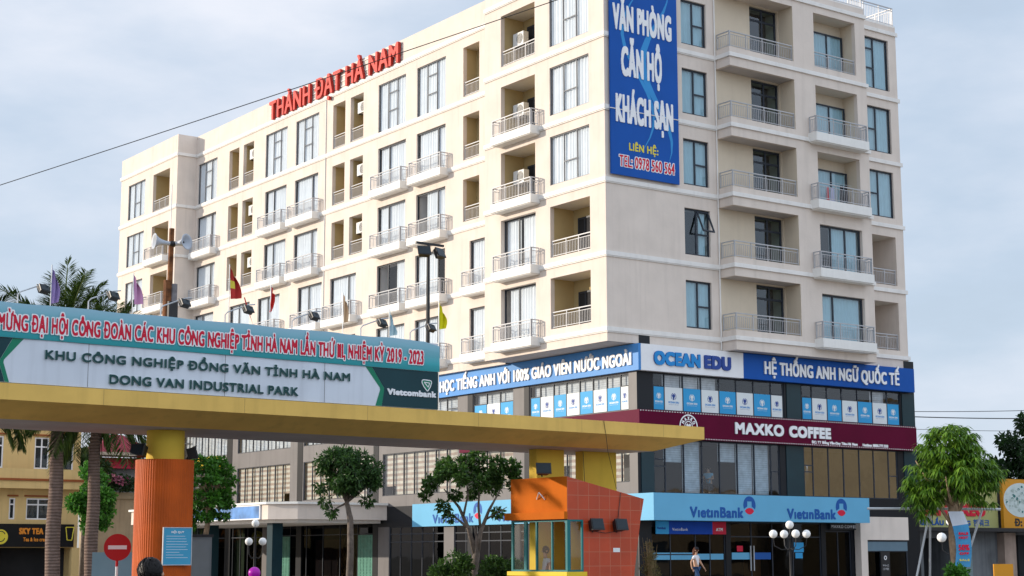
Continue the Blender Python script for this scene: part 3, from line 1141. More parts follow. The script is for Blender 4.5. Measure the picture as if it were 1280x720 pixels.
# doors inside the loggias of the sunlit face: on the right-hand inner wall
for f in range(5):
    for c, va, vb, z0, z1 in ((0.0, 7.81, 5.09, B[f] + 0.3, TOPS[f] - 0.35), (0.0, 3.98, 1.09, B[f] + 0.5, TOPS[f] - 0.30)):
        if (va > 7 and f < 2) or (va < 4 and f >= 2):
            continue
        o = part('balcony_door', win_mesh(1.0, z1 - z0, [0.5], [], 0.08, name='balcony_door'), None, hotel, (c + 1.25, va - 0.42, z0), LEFT)
        part('curtain', MB().quad((0.06, 0.02, 0.06), (0.94, 0.02, 0.06), (0.94, 0.02, z1 - z0 - .06), (0.06, 0.02, z1 - z0 - .06)), M_room, o)  # no cloth: near-black sheet standing in for the unlit room behind the door

for f in (2, 3, 4):      # brown doors at the back of the narrow loggias beside the bay
    part('balcony_door', MB().box(0, 0.5, 0, 0.05, 0.0, 2.1), mat('brown_door', (0.10, 0.055, 0.03), 0.6), hotel, (A_MAIN + 0.76, 12.45, (17.98, 21.14, 24.43)[f - 2] + 0.01), LEFT)
# ---- podium
PU = 1.6
pm = MB()
PM = [M_dkpanel, M_room, M_grey, M_slab]
OC_R = [(2.51, 10.45), (11.60, 18.40)]
MX_R = [(2.51, 10.08), (11.63, 18.05)]
pops = [(a, b, 7.72, 9.34, 1.6, None) for a, b in OC_R] + [(a, b, 4.16, 6.48, 2.6, None) for a, b in MX_R]
pops += [(2.3, 6.6, 0.12, 2.75, 3.0, None), (6.9, 12.6, 0.12, 2.95, 3.5, None), (12.9, 14.6, 0.12, 2.6, 2.0, None)]
wall(pm, TR(0.0), 1.75, 19.45, 0.0, 10.5, pops)
GL_T = [(0.54, 7.78), (9.08, 12.44), (13.8, 20.9), (21.85, 29.6), (31.2, 38.0), (39.5, 46.0)]
opl = []
for a, b in GL_T:
    opl.append((-b, -a, 7.72, 9.32, 1.2, None))
    opl.append((-b, -a, 4.62, 6.82, 1.2, None))
opl += [(-20.2, -15.0, 0.12, 3.0, 2.5, None), (-14.1, -9.2, 0.12, 3.0, 2.5, None), (-8.6, -0.9, 0.12, 3.0, 2.5, None), (-46.5, -34.5, 0.12, 3.3, 1.5, None), (-33.0, -21.6, 0.12, 3.3, 2.0, None)]
wall(pm, TL(PU), -46.7, 0.0, 0.0, 10.5, opl, 2)
pm.quad((PU, 0, 0), (1.75, 0, 0), (1.75, 0, 10.5), (PU, 0, 10.5), 0)
pm.quad((19.45, 0, 0), (19.45, 4, 0), (19.45, 4, 10.5), (19.45, 0, 10.5), 0)
pm.quad((1.6, 0, 10.5), (19.45, 0, 10.5), (19.45, 4, 10.5), (1.6, 4, 10.5), 3)
for v0, v1 in ((7.80, 8.18), (12.46, 12.9), (21.3, 21.83), (29.68, 30.3), (38.72, 39.46)):
    pm.box(PU - 0.02, PU + 0.1, v0, v1, 0.0, 10.45, 0)
pm.box(PU - 0.012, PU - 0.003, 0.05, 21.28, 3.0, 4.05, 0)
pm.box(PU - 0.012, PU - 0.003, 0.05, 0.88, 0.1, 2.997, 0)
pm.box(PU - 0.012, PU - 0.003, 8.62, 9.18, 0.1, 2.997, 0)
pm.box(1.75, 2.35, -0.03, -0.003, 10.5, 10.93, 0)
pm.box(18.75, 19.45, -0.03, -0.003, 10.5, 10.93, 0)
part('podium_wall', pm, PM, hotel)
# slim panels closing the podium head behind the signs
for a, b, z0, z1 in ((10.47, 11.58, 4.16, 6.48), (1.78, 2.49, 4.16, 6.48), (10.6, 11.5, 7.72, 9.34), (18.5, 19.4, 4.16, 9.3)):
    part('glass_pier', MB().box(a, b, -0.035, -0.004, z0, z1), M_teal, hotel)


def strip(loc, rz, wd, ht, xs, gl, trans=(), bar=0.05, label=None):
    mb = MB()
    mb.box(0, bar, 0, 0.08, 0, ht)
    mb.box(wd - bar, wd, 0, 0.08, 0, ht)
    mb.box(bar, wd - bar, 0.002, 0.078, 0, 0.04)
    mb.box(bar, wd - bar, 0.002, 0.078, ht - 0.04, ht)
    for x in xs:
        mb.box(x - bar / 2, x + bar / 2, 0.003, 0.075, 0.04, ht - 0.04)
    for x0, x1, z in trans:
        mb.box(x0, x1, 0.006, 0.07, z - 0.025, z + 0.025)
    o = part('window', mb, M_frame, hotel, loc, rz, label=label)
    part('pane', pane_mesh(wd, ht), gl, o)
    return o


# posters behind the glass of the language school
po_txt = text_mb('OCEAN EDU', 0.62, 0.085, 0.006, 0.002, 9)
po_sub = text_mb('ENGLISH CENTER', 0.56, 0.03, 0.0, 0.002, 6)


def poster(x0, x1, ht, blue, full=True):
    mb = MB()
    mb.box(x0, x1, 0.0, 0.004, 0.02, ht)
    cx = (x0 + x1) / 2
    n = 18
    zc = ht * 0.62
    rr = 0.155 if x1 - x0 > 0.8 else 0.13
    # leaf wreath and torch
    for a0, a1 in ((-60, 80), (100, 240)):
        pts = []
        for i in range(9):
            t = R(a0 + (a1 - a0) * i / 8)
            pts.append((cx + rr * math.cos(t), zc + rr * math.sin(t)))
        for i in range(8):
            (xa, za), (xb, zb) = pts[i], pts[i + 1]
            k = 0.82
            mb.add([(xa, -0.003, za), (xb, -0.003, zb), (cx + (xb - cx) * k, -0.003, zc + (zb - zc) * k), (cx + (xa - cx) * k, -0.003, zc + (za - zc) * k)], [(0, 1, 2, 3)], 1)
    mb.add([(cx + 0.6 * rr * math.cos(2 * math.pi * i / n), -0.004, zc + 0.03 + 0.5 * rr * math.sin(2 * math.pi * i / n)) for i in range(n)], [tuple(range(n))], 1)
    mb.add([(cx - .03, -0.004, zc - rr), (cx + .03, -0.004, zc - rr), (cx + .055, -0.004, zc - 0.02), (cx - .055, -0.004, zc - .02)], [(0, 1, 2, 3)], 1)
    k = min(1.0, (x1 - x0 - 0.1) / 0.66)
    for tmb, dz, wd_, mi in ((po_txt, -0.30, 0.62, 2), (po_sub, -0.37, 0.56, 1)):
        o = len(mb.v)
        mb.v += [(cx + (p[0] - wd_ / 2) * k, -0.003, zc + dz + p[2]) for p in tmb.v]
        mb.f += [[o + i for i in fc] for fc in tmb.f]
        mb.m += [mi] * len(tmb.f)
    if blue:
        return mb.mesh('poster', [M_postblue, M_postwhite, M_postwhite])
    return mb.mesh('poster', [M_postwhite, M_oceandk, M_oceanlt])


R1 = [3.19, 4.27, 5.34, 6.42, 7.47, 8.54, 9.64]
R2 = [12.30, 13.32, 14.32, 15.40, 16.43, 17.48]
for (a, b), xs in zip(OC_R, (R1, R2)):
    xs_ = [x - a for x in xs]
    o = strip((a, 0.03, 7.72), 0, b - a, 1.62, xs_, M_glassP, [(0.05, xs_[0] - .03, 1.06), (xs_[-1] + .03, b - a - .05, 1.06)])
    ed = [0.05] + xs_ + [b - a - 0.05]
    for i in range(len(ed) - 1):
        part('poster', poster(0.03, ed[i + 1] - ed[i] - 0.03, 1.04, i % 2 == 0), None, o, (ed[i], 0.012, 0.0))
    bl = MB()
    r = random.Random(int(a))
    for i in range(len(ed) - 1):
        if a < 5 and i in (1, 2, 3) or a > 5 and i in (5,):
            bl.box(ed[i] + .04, ed[i + 1] - .04, 0.2, 0.21, 1.06, 1.58)
    part('blind', bl, M_blindw, o)
L1 = [1.14, 2.08, 3.06, 4.02, 5.0, 5.96, 6.98]
for gi, (a, b) in enumerate(GL_T):
    n = max(3, int(round((b - a) / 0.98)))
    xs_ = [b - x for x in reversed(L1)] if gi == 0 else [(b - a) * i / n for i in range(1, n)]
    ed = [0.05] + xs_ + [b - a - 0.05]
    o = strip((PU + 0.03, b, 7.72), LEFT, b - a, 1.6, xs_, M_glassP, [(0.05, ed[1] - .03, 1.06), (ed[-2] + .03, b - a - .05, 1.06)])
    if gi < 2:
        for i in range(len(ed) - 1):
            part('poster', poster(0.03, ed[i + 1] - ed[i] - 0.03, 1.04 - 0.0, i % 2 == (0 if gi == 0 else 0)), None, o, (ed[i], 0.012, 0.0))
        part('blind', MB().box(0.1, b - a - .1, 0.22, 0.23, 0.9, 1.58), M_blindw, o)
    else:
        part('blind', MB().box(0.06, b - a - .06, 0.2, 0.21, 0.03, 1.58), M_blindw, o)
    o = strip((PU + 0.03, b, 4.62), LEFT, b - a, 2.2, xs_, M_glassP)
    r = random.Random(gi)
    bl = MB()
    for i in range(len(ed) - 1):
        lo = 0.03 if r.random() < 0.75 else r.choice((0.5, 0.9, 1.2))
        if gi == 5 and i > 3:
            continue
        bl.box(ed[i] + .03, ed[i + 1] - .03, 0.16, 0.17, lo, 2.17)
    part('blind', bl, M_blind, o)

X1 = [3.18, 4.26, 5.32, 6.37, 7.45, 8.5, 9.53]
X2 = [12.25, 13.28, 14.30, 15.38, 16.38, 17.43]
for k, ((a, b), xs) in enumerate(zip(MX_R, (X1, X2))):
    xs_ = [x - a for x in xs]
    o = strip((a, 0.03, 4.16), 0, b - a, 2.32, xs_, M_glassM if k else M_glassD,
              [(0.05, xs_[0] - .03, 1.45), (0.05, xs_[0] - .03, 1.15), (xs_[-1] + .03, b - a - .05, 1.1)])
    ed = [0.05] + xs_ + [b - a - 0.05]
    bl = MB()
    for i in range(len(ed) - 1):
        lo = {0: {1: 1.35, 2: 0.03, 4: 1.45, 5: 0.03, 6: 0.03}, 1: {}}[k].get(i)
        if lo is not None:
            bl.box(ed[i] + .03, ed[i + 1] - .03, 0.16, 0.17, lo, 2.28)
    if bl.v:
        part('blind', bl, M_blindw, o)
# cafe floor and back wall
part('cafe_floor', MB().box(1.7, 19.3, 0.05, 2.5, 4.02, 4.12), M_slab, hotel)

# ground floor shop fronts
M_shop = glass('dark_shop_glass', (0.20, 0.25, 0.28), 0.35, 0.05)
o = strip((2.3, 0.05, 0.12), 0, 4.3, 2.63, [1.1, 2.55, 3.4], M_shop, [(0.05, 2.5, 1.42)])
part('sticker_band', MB().box(0.1, 2.45, 0.012, 0.016, 1.2, 1.5), M_bankblue, o)
part('sticker_band', MB().box(2.65, 4.2, 0.012, 0.016, 1.2, 1.45), M_bankblue, o)
o = strip((6.9, 0.05, 0.12), 0, 5.7, 2.83, [1.3, 2.6, 3.9], M_shop, [(0.05, 5.65, 2.2)])
part('sticker_band', MB().box(0.1, 1.2, 0.012, 0.016, 1.2, 1.5), M_bankblue, o)
part('sticker_band', MB().box(1.45, 2.5, 0.012, 0.016, 1.2, 1.5), M_bankdk, o)
part('sticker', MB().box(3.98, 4.60, 0.012, 0.016, 1.52, 1.95).box(4.06, 4.52, 0.012, 0.0165, 1.24, 1.49), M_postblue, o)
part('sticker', MB().box(0.42, 0.78, 0.012, 0.016, 1.55, 1.8), M_bankred, o)
part('door_handle', MB().box(1.18, 1.22, -0.06, -0.02, 0.7, 1.8).box(1.38, 1.42, -0.06, -0.02, 0.7, 1.8), M_steel, o)
part('shop_interior', MB().box(0.3, 1.0, 1.6, 1.9, 0, 1.1).box(2.9, 3.6, 1.8, 2.2, 0, 1.3).box(1.5, 2.4, 2.2, 2.4, 1.7, 2.3), mat('dull_orange', (0.35, 0.10, 0.03)), o)
o = strip((12.9, 0.05, 0.12), 0, 1.7, 2.48, [0.85], M_shop)
for a, b in ((15.0, 20.2), (9.2, 14.1), (0.9, 8.6)):
    n = 5
    o = strip((PU + 0.05, b, 0.12), LEFT, b - a, 2.88, [(b - a) * i / n for i in range(1, n)], M_shop, [(0.05, b - a - .05, 2.1), (0.05, b - a - .05, 2.5)])
o = strip((PU + 0.05, 46.5, 0.12), LEFT, 12.0, 3.18, [1.0 * i for i in range(1, 12)], M_shop, [(0.05, 11.95, 2.5)])
part('curtain', MB().box(0.2, 5.2, 0.3, 0.32, 0.05, 3.1).box(6.4, 9.0, 0.3, 0.32, 0.05, 3.1), mat('straw_blind', (0.48, 0.43, 0.22), 0.8, 0.15), o)
o = strip((PU + 0.05, 33.0, 0.12), LEFT, 11.4, 3.18, [1.9, 3.8, 5.7, 7.6, 9.5], M_shop, [(0.05, 11.35, 2.55)])
for x0, x1 in ((0.3, 1.8), (9.7, 11.2)):
    sc = MB()
    sc.box(x0 - .1, x1 + .1, -0.028, -0.02, 0.05, 2.5)
    for i in range(5):
        for k in range(14):
            xx = x0 + (x1 - x0) * i / 4.4
            sc.box(xx, xx + 0.18, -0.05, -0.03, 0.1 + k * 0.17, 0.22 + k * 0.17)
    part('patterned_screen', sc, mat('green_glass_block', (0.10, 0.26, 0.20), 0.3, 0.2, 4), o)
part('timber_door', MB().box(4.2, 7.2, 0.4, 0.45, 0.02, 2.3), mat('red_timber', (0.12, 0.03, 0.015), 0.5, 0.3, 3), o)
# pale wall and service door at the right end
mb = MB()
mb.box(14.8, 18.15, -0.42, -0.04, 2.2, 3.28)
mb.box(14.8, 15.25, -0.42, -0.04, 0.0, 2.197)
part('end_wall', mb, M_wall, hotel)
o = strip((15.3, -0.30, 0.12), 0, 2.85, 2.04, [0.95, 1.55], M_shop, [(0.05, 2.8, 1.55)], 0.07)
part('head_panel', MB().box(0.02, 2.83, -0.03, -0.004, 1.57, 2.0), mat('blue_grey_panel', (0.13, 0.20, 0.25), 0.5), o)

# ---- entrance canopy with a chamfered corner
can = MB()
can.prism([(1.58, 20.4), (-3.7, 20.4), (-4.75, 21.6), (-4.75, 39.0), (1.58, 39.0)], 3.36, 4.12)
can.prism([(1.58, 20.25), (-3.78, 20.25), (-4.9, 21.55), (-4.9, 39.1), (1.58, 39.1)], 4.123, 4.24, 1)
can.prism([(1.5, 20.9), (-3.4, 20.9), (-4.2, 22.0), (-4.2, 38.5), (1.5, 38.5)], 3.2, 3.357, 1)
for x, y in ((-3.6, 23.0), (-3.6, 30.5), (-3.6, 37.5)):
    can.box(x - 0.3, x + 0.3, y - 0.3, y + 0.3, 0.0, 3.198, 2)
part('entrance_canopy', can, [M_wall, M_white, M_teal], hotel)
# ------------------------------------------------------------------ signs on the hotel
# red roof letters
t = thing('rooftop_letters', 'large red three dimensional letters on rails along the roof parapet', 'sign', FB, (1.14, 33.62, 27.72), LEFT)
letters(t, 'THÀNH ĐẠT HÀ NAM', 0, 0, 14.9, 1.16, [M_red, M_reddk], 0, 0.045, 0.17, res=30, vbold=0.02)
mb = MB()
for z in (0.18, 0.48, 0.80, 1.10):
    mb.box(-0.2, 15.0, 0.012, 0.035, z, z + 0.03)
part('rail', mb, M_steel, t)

# tall blue banner
t = thing('vertical_banner', 'tall blue banner with white lettering hung beside the building corner', 'banner', FB, (0.21, -0.085, 17.87))
mb = MB()
mb.box(0, 3.92, -0.09, 0.0, 0, 9.75)
part('panel', mb, M_bluesign, t)
mb = MB()
for k, (x, wdt) in enumerate(((1.5, 0.55), (2.55, 0.4))):
    pts = [(x + 0.9 * math.sin(i * 0.42 + k), i * 0.5 + 0.9) for i in range(17)]
    for i in range(16):
        (xa, za), (xb, zb) = pts[i], pts[i + 1]
        wa, wb = wdt * math.sin(math.pi * i / 16) * (0.4 + 0.6 * k), wdt * math.sin(math.pi * (i + 1) / 16) * (0.4 + 0.6 * k)
        mb.quad((xa, -0.093, za), (xa + wa, -0.093, za), (xb + wb, -0.093, zb), (xb, -0.093, zb))
part('swirl_print', mb, M_ltblue, t)
for s, x0, x1, b_, c_, bo in (('VĂN PHÒNG', 0.36, 3.78, 24.42, 1.20, .05), ('CĂN HỘ', 0.81, 3.17, 22.36, 1.36, .055), ('KHÁCH SẠN', 0.47, 3.79, 20.22, 1.30, .05)):
    letters(t, s, x0 - 0.21, b_ - 17.87, x1 - x0, c_, M_signwhite, -0.093, bo * 0.62, 0.03, res=44, vbold=.07)
letters(t, 'LIÊN HỆ:', 1.0, 1.16, 1.68, 0.34, M_yellowtxt, -0.093, 0.012, 0.01)
letters(t, 'TEL: 0978 560 564', 0.40, 0.36, 3.26, 0.57, M_signwhite, -0.093, 0.045, 0.008, name='letter_outline')
letters(t, 'TEL: 0978 560 564', 0.43, 0.385, 3.20, 0.52, M_redtxt, -0.102, 0.016, 0.006)
part('strap', MB().tube([(-0.06, -0.10, 2.93), (3.98, -0.10, 2.97)], 0.022, 6), M_trim, t)

# language school fascia: blue on the sunlit side, white and blue on the shaded side
t = thing('language_school_sign', 'blue fascia sign with white lettering along the sunlit podium', 'sign', FB, (1.56, 17.2, 9.37), LEFT)
part('panel', MB().box(0, 17.55, -0.14, 0, 0, 1.15), mat('sky_blue_vinyl', (0.06, 0.25, 0.60), 0.4, 0.08, 0.6), t)
letters(t, 'HỌC TIẾNG ANH VỚI 100% GIÁO VIÊN NƯỚC NGOÀI', 17.2 - 15.08, 0.24, 15.0, 0.57, [M_signwhite, M_trim], -0.145, 0.032, 0.06, res=30, vbold=.025)
t = thing('language_school_sign', 'white fascia panel with blue OCEAN EDU letters at the podium corner', 'sign', FB, (1.565, -0.05, 9.37))
part('panel', MB().box(0, 6.03, -0.30, 0, 0, 1.15), M_signwhite, t)
letters(t, 'OCEAN', 2.26 - 1.565, 0.28, 2.71, 0.60, [M_oceanlt, M_oceandk], -0.303, 0.052, 0.06, vbold=0.045)
letters(t, 'EDU', 5.19 - 1.565, 0.28, 1.61, 0.60, [M_oceandk, M_oceandk], -0.303, 0.052, 0.06, vbold=0.045)
t = thing('language_school_sign', 'blue fascia sign with silver white letters right of the white corner panel', 'sign', FB, (7.60, -0.05, 9.37))
part('panel', MB().box(0, 11.5, -0.30, 0, 0, 1.15), M_bluesign, t)
letters(t, 'HỆ THỐNG ANH NGỮ QUỐC TẾ', 1.26, 0.26, 9.1, 0.60, [M_signwhite, M_steel], -0.303, 0.034, 0.06, res=30, vbold=.025)

# coffee house fascia (wraps the corner)
t = thing('coffee_house_sign', 'maroon fascia sign wrapping the podium corner with white coffee lettering', 'sign', FB, (1.42, -0.35, 6.5))
mb = MB()
mb.prism([(0, 0), (17.68, 0), (17.68, 0.33), (0.15, 0.33), (0.15, 13.75), (0, 13.75)], 0, 1.18)
part('panel', mb, M_maroon, t)
mb = MB()
for i in range(118):
    x = 0.05 + i * 0.15
    mb.box(x, x + 0.05, -0.02, -0.003, 1.12, 1.16)
    mb.box(x, x + 0.05, -0.02, -0.003, 0.02, 0.06)
part('edge_lights', mb, M_globe, t)
letters(t, 'MAXKO', 6.96 - 1.42, 0.34, 3.03, 0.52, [M_signwhite, M_steel], -0.003, 0.030, 0.05)
letters(t, 'COFFEE', 10.33 - 1.42, 0.33, 2.73, 0.52, [M_signwhite, M_steel], -0.003, 0.040, 0.05)
letters(t, 'ĐC: TT Đồng Văn-Duy Tiên-Hà Nam', 11.81 - 1.42, 0.10, 3.07, 0.13, M_signwhite, -0.003, 0.010, 0.006, res=12)
letters(t, 'Hotline: 0858.777.555', 15.23 - 1.42, 0.09, 1.78, 0.13, M_signwhite, -0.003, 0.010, 0.006, res=12)
em = MB()
cx, cz = 2.78, 0.55


def ringxz(mb, cx, cz, r0, r1, y, n=40, m=0, a0=0, a1=360):
    for i in range(n):
        t0, t1 = R(a0 + (a1 - a0) * i / n), R(a0 + (a1 - a0) * (i + 1) / n)
        mb.quad((cx + r0 * math.cos(t0), y, cz + r0 * math.sin(t0)), (cx + r1 * math.cos(t0), y, cz + r1 * math.sin(t0)),
                (cx + r1 * math.cos(t1), y, cz + r1 * math.sin(t1)), (cx + r0 * math.cos(t1), y, cz + r0 * math.sin(t1)), m)


ringxz(em, cx, cz, 0.47, 0.53, -0.03)
ringxz(em, cx, cz, 0.20, 0.24, -0.03)
for i in range(5):
    a = R(150 - i * 30)
    ch = text_mb('MAXKO'[i], 0.13, 0.17, 0.008, 0.004, 10)
    o = len(em.v)
    for p in ch.v:
        x, z = p[0] - 0.065, p[2] + 0.27
        b = a - math.pi / 2
        em.v.append((cx + x * math.cos(b) - z * math.sin(b), -0.03, cz + x * math.sin(b) + z * math.cos(b)))
    em.f += [[o + k for k in fc] for fc in ch.f]
    em.m += [0] * len(ch.f)
for i in range(5):
    a = R(210 + i * 30)
    em.quad(*[(cx + r_ * math.cos(a + d), -0.03, cz + r_ * math.sin(a + d)) for r_, d in ((0.29, -.14), (0.43, -.14), (0.43, .14), (0.29, .14))])
em.add([(cx, -0.031, cz - .15), (cx + .15, -0.031, cz + .06), (cx + .07, -0.031, cz + .14), (cx, -0.031, cz + .07), (cx - .07, -0.031, cz + .14), (cx - .15, -0.031, cz + .06)], [(0, 1, 2, 3, 4, 5)], 0)
part('emblem', em, M_signwhite, t)

# bank canopy fascia (wraps the corner)
t = thing('bank_canopy_sign', 'pale blue box canopy sign with dark blue bank lettering around the corner', 'sign', FB, (1.42, -1.2, 2.97))
mb = MB()
mb.prism([(0, 0), (13.18, 0), (13.18, 1.17), (0.15, 1.17), (0.15, 18.86), (0, 18.86)], 0, 1.14)
part('panel', mb, M_bankblue, t)


def bank_logo(parent, x, z, y, rz=0, loc=None):
    mb = MB()
    rx, rz_ = 0.37, 0.385
    n = 40
    up_ = [(rx * math.cos(R(a)), rz_ * math.sin(R(a))) for a in range(-28, 209, 6)]
    up_ += [(-0.20, -0.10), (-0.13, -0.06), (-0.13, 0.16), (0.13, 0.16), (0.13, -0.06), (0.20, -0.10)]
    mb.add([(px, 0, pz) for px, pz in up_], [tuple(range(len(up_)))], 0)
    dn = [(rx * 0.93 * math.cos(R(a)), rz_ * math.sin(R(a)) - 0.02) for a in range(214, 327, 6)] + [(0.16, -0.15), (0.0, -0.12), (-0.16, -0.15)]
    mb.add([(px, 0, pz) for px, pz in dn], [tuple(range(len(dn)))], 1)
    return part('logo', mb, [M_bankdk, M_bankred], parent, loc or (x, y, z), rz)


for x in (3.43, 9.22):
    letters(t, 'VıetınBank', x - 1.42, 0.13, 3.12, 0.46, M_bankdk, -0.003, 0.022, 0.02)
    bank_logo(t, x + 3.50 - 1.42, 0.70, -0.006)
for v in (15.75, 10.2):
    mbt = text_mb('VıetınBank', 3.6, 0.46, 0.022, 0.02, 18)
    part('lettering', mbt, M_bankdk, t, (-0.003, v + 1.2, 0.13), LEFT)
    bank_logo(t, 0, 0, 0, LEFT, (-0.006, v + 1.2 - 3.98, 0.70))
t = thing('cash_machine_sign', 'royal blue cash machine strip sign under the bank canopy', 'sign', FB, (2.44, -0.10, 2.41))
mb = MB()
mb.box(0, 0.72, -0.05, 0, 0, 0.54, 1)
mb.box(0.722, 3.25, -0.05, 0, 0, 0.54, 0)
mb.box(3.252, 4.05, -0.05, 0, 0, 0.54, 2)
part('panel', mb, [mat('royal_blue', (0.01, 0.07, 0.42)), M_postblue, M_bankred], t)
letters(t, 'VietinBank', 0.9, 0.14, 0.9, 0.13, M_signwhite, -0.053, 0.004, 0.006, res=12)
letters(t, 'VietinBank', 0.04, 0.2, 0.5, 0.1, M_bankdk, -0.053, 0.004, 0.006, res=10)
letters(t, 'ATM', 3.45, 0.14, 0.4, 0.14, M_signwhite, -0.053, 0.006, 0.006, res=10)
t = thing('small_coffee_sign', 'small black name sign with white coffee lettering under the right end of the bank canopy', 'sign', FB, (13.08, -0.10, 2.67))
part('panel', MB().box(0, 1.8, -0.04, 0, 0, 0.28), M_black, t)
letters(t, 'MAXKO COFFEE', 0.08, 0.07, 1.64, 0.15, M_signwhite, -0.043, 0.004, 0.006, res=10)
t = thing('coffee_poster', 'black standing poster with white lettering behind the service door', 'poster', FB, (16.1, -0.42, 0.12))
part('panel', MB().box(0, 0.62, -0.03, 0, 0, 1.55), M_black, t)
letters(t, 'MAXKO', 0.1, 0.84, 0.42, 0.10, M_signwhite, -0.033, 0.004, 0.004, res=8)
letters(t, 'COFFEE', 0.1, 0.68, 0.42, 0.10, M_signwhite, -0.033, 0.004, 0.004, res=8)
mb = MB()
ringxz(mb, 0.31, 1.25, 0.06, 0.10, -0.034, 20)
part('emblem', mb, M_signwhite, t)
t = thing('canopy_sign', 'faded blue sign board on the white entrance canopy behind the round leaved tree', 'sign', FB, (-4.76, 38.0, 3.43), LEFT)
part('panel', MB().box(0, 15.6, -0.06, 0, 0, 0.62), mat('faded_blue_print', (0.10, 0.24, 0.52), 0.5, 0.6, 0.9), t)
part('frame', MB().box(-0.06, 15.66, -0.08, 0, 0.622, 0.68).box(-0.06, 15.66, -0.08, 0, -0.06, -0.002).box(-0.06, -0.002, -0.08, 0, 0, 0.62).box(15.602, 15.66, -0.08, 0, 0, 0.62), M_signwhite, t)

t = thing('yellow_sign', 'yellow sign panel at the far end of the podium behind the layered tree', 'sign', FB, (PU - 0.02, 46.5, 6.86), LEFT)
part('panel', MB().box(0, 6.2, -0.12, 0, 0, 0.85), mat('yellow_print', (0.72, 0.48, 0.02), 0.5, 0.1, 1), t)

# air conditioners in the loggias
acp = None
seen_lab = {}
for (u, v, z, f, words) in acs:
    lab = 'white air conditioner, %s floor, %s' % ({2: 'third', 3: 'second highest', 4: 'top'}[f], words)
    M = FB.at((u, v, z), LEFT)
    if acp is None:
        acp = thing('air_conditioner', lab, 'air conditioner', FB, (u, v, z), LEFT, 'outdoor air conditioner units')
        part('casing', MB().box(-0.42, 0.42, 0, 0.30, 0, 0.62), M_acw, acp)
        g = MB()
        ringxz(g, 0.12, 0.31, 0.0, 0.25, -0.006, 24)
        for k in range(5):
            ringxz(g, 0.12, 0.31, 0.05 * k + 0.01, 0.05 * k + 0.022, -0.012, 24, 1)
        part('fan_grille', g, [M_black, M_acw], acp)
        part('bracket', MB().box(-0.36, 0.36, 0.42, 0.46, -0.05, -0.002).box(-0.36, -0.32, 0.0, 0.42, -0.05, -0.002).box(0.32, 0.36, 0.0, 0.42, -0.05, -0.002), M_black, acp)
    else:
        c = copy_tree(acp, None, M)
        c['label'] = lab

# washing on the third balcony of the shaded face
for k, (x, colr, wd_, ht_, lab) in enumerate(((12.95, (0.55, 0.06, 0.08), 0.22, 0.75, 'red garment drying behind the balcony rail'),
                                              (13.25, (0.45, 0.46, 0.62), 0.30, 0.70, 'pale lilac shirt drying behind the balcony rail'),
                                              (13.95, (0.02, 0.02, 0.025), 0.26, 0.95, 'black garment on a hanger above the balcony rail'),
                                              (14.25, (0.02, 0.02, 0.025), 0.24, 0.80, 'second black garment on a hanger nearest the right pier'))):
    z = 18.55 if k < 2 else 18.75
    mb = MB()
    n = 8
    for i in range(n):
        a, b = i / n, (i + 1) / n
        ya, yb = 0.03 * math.sin(a * 9 + k), 0.03 * math.sin(b * 9 + k)
        mb.quad((a * wd_, ya, -ht_), (b * wd_, yb, -ht_), (wd_ * (0.12 + 0.76 * b), yb * .4, 0), (wd_ * (0.12 + 0.76 * a), ya * .4, 0))
    solo('laundry', mb, mat('laundry_%d' % k if False else ['red_cloth', 'lilac_cloth', 'black_cloth', 'black_cloth'][k], colr, 0.9), lab, 'laundry', FB, (x, VF + 0.25 + 0.03 * k, z + 0.3), group='washing on the balcony', smooth=True)
solo('drying_rail', MB().tube([(13.2, VF + .3, 19.1), (14.75, VF + .3, 19.1)], 0.012, 6), M_steel, 'thin metal drying rail across the loggia with the washing', 'drying rail', FB)

# ------------------------------------------------------------------ the gate
gate = thing('entrance_gate', 'long yellow park entrance gate resting on a fat ribbed orange column', 'gate', FG)
mb = MB()
g0, g1, gs = -14.0, 17.9, 16.55
tp = [(g0, 0, 5.36), (g1, 0, 5.36), (g1, 4.5, 5.36), (g0, 4.5, 5.36)]
md = [(g0, 0, 4.985), (g1, 0, 4.985), (g1, 4.5, 4.985), (g0, 4.5, 4.985)]
bt = [(g0, 0.85, 4.62), (gs, 0.85, 4.62), (gs, 3.7, 4.62), (g0, 3.7, 4.62)]
mb.add(tp + md + bt, [(0, 1, 2, 3), (4, 5, 1, 0), (5, 6, 2, 1), (6, 7, 3, 2), (7, 4, 0, 3), (8, 9, 5, 4), (9, 10, 6, 5), (10, 11, 7, 6), (11, 8, 4, 7)], 0)
mb.add(bt, [(3, 2, 1, 0)], 1)
part('canopy', mb, [M_yel, M_soffit], gate)
for g in (-5.2, -1.6, 2.1, 5.7, 9.3, 13.0, 16.2):
    part('fascia_joint', MB().box(g, g + 0.010, -0.002, 0.02, 4.99, 5.355), mat('dark_joint_filler', (0.42, 0.28, 0.10), 0.8), gate)  # thin joint strip, darker than the fascia paint
for gx, nm in ((0.99, None), (-13.0, None)):
    mb = MB()
    mb.lathe([(0.0001, 3.88), (0.72, 3.88)], (gx, 2.0, 0), 80)
    prof = []
    n = 160
    o = len(mb.v)
    n = 288
    for h in (0.0, 3.88):
        for k in range(n):
            r_ = 0.72 if (k // 2) % 2 == 0 else 0.713
            t = 2 * math.pi * k / n
            mb.v.append((gx + r_ * math.cos(t), 2.0 + r_ * math.sin(t), h))
    for k in range(n):
        mb.f.append([o + k, o + (k + 1) % n, o + n + (k + 1) % n, o + n + k])
        mb.m.append(0)
    part('column', mb, mat('ribbed_orange_tile', (0.56, 0.095, 0.005), 0.5, 0.22, 1.2, streak=0.2), gate)
    part('column_neck', MB().lathe([(0.47, 3.885), (0.47, 4.617)], (gx, 2.0, 0), 40), M_yelbr, gate, smooth=True)
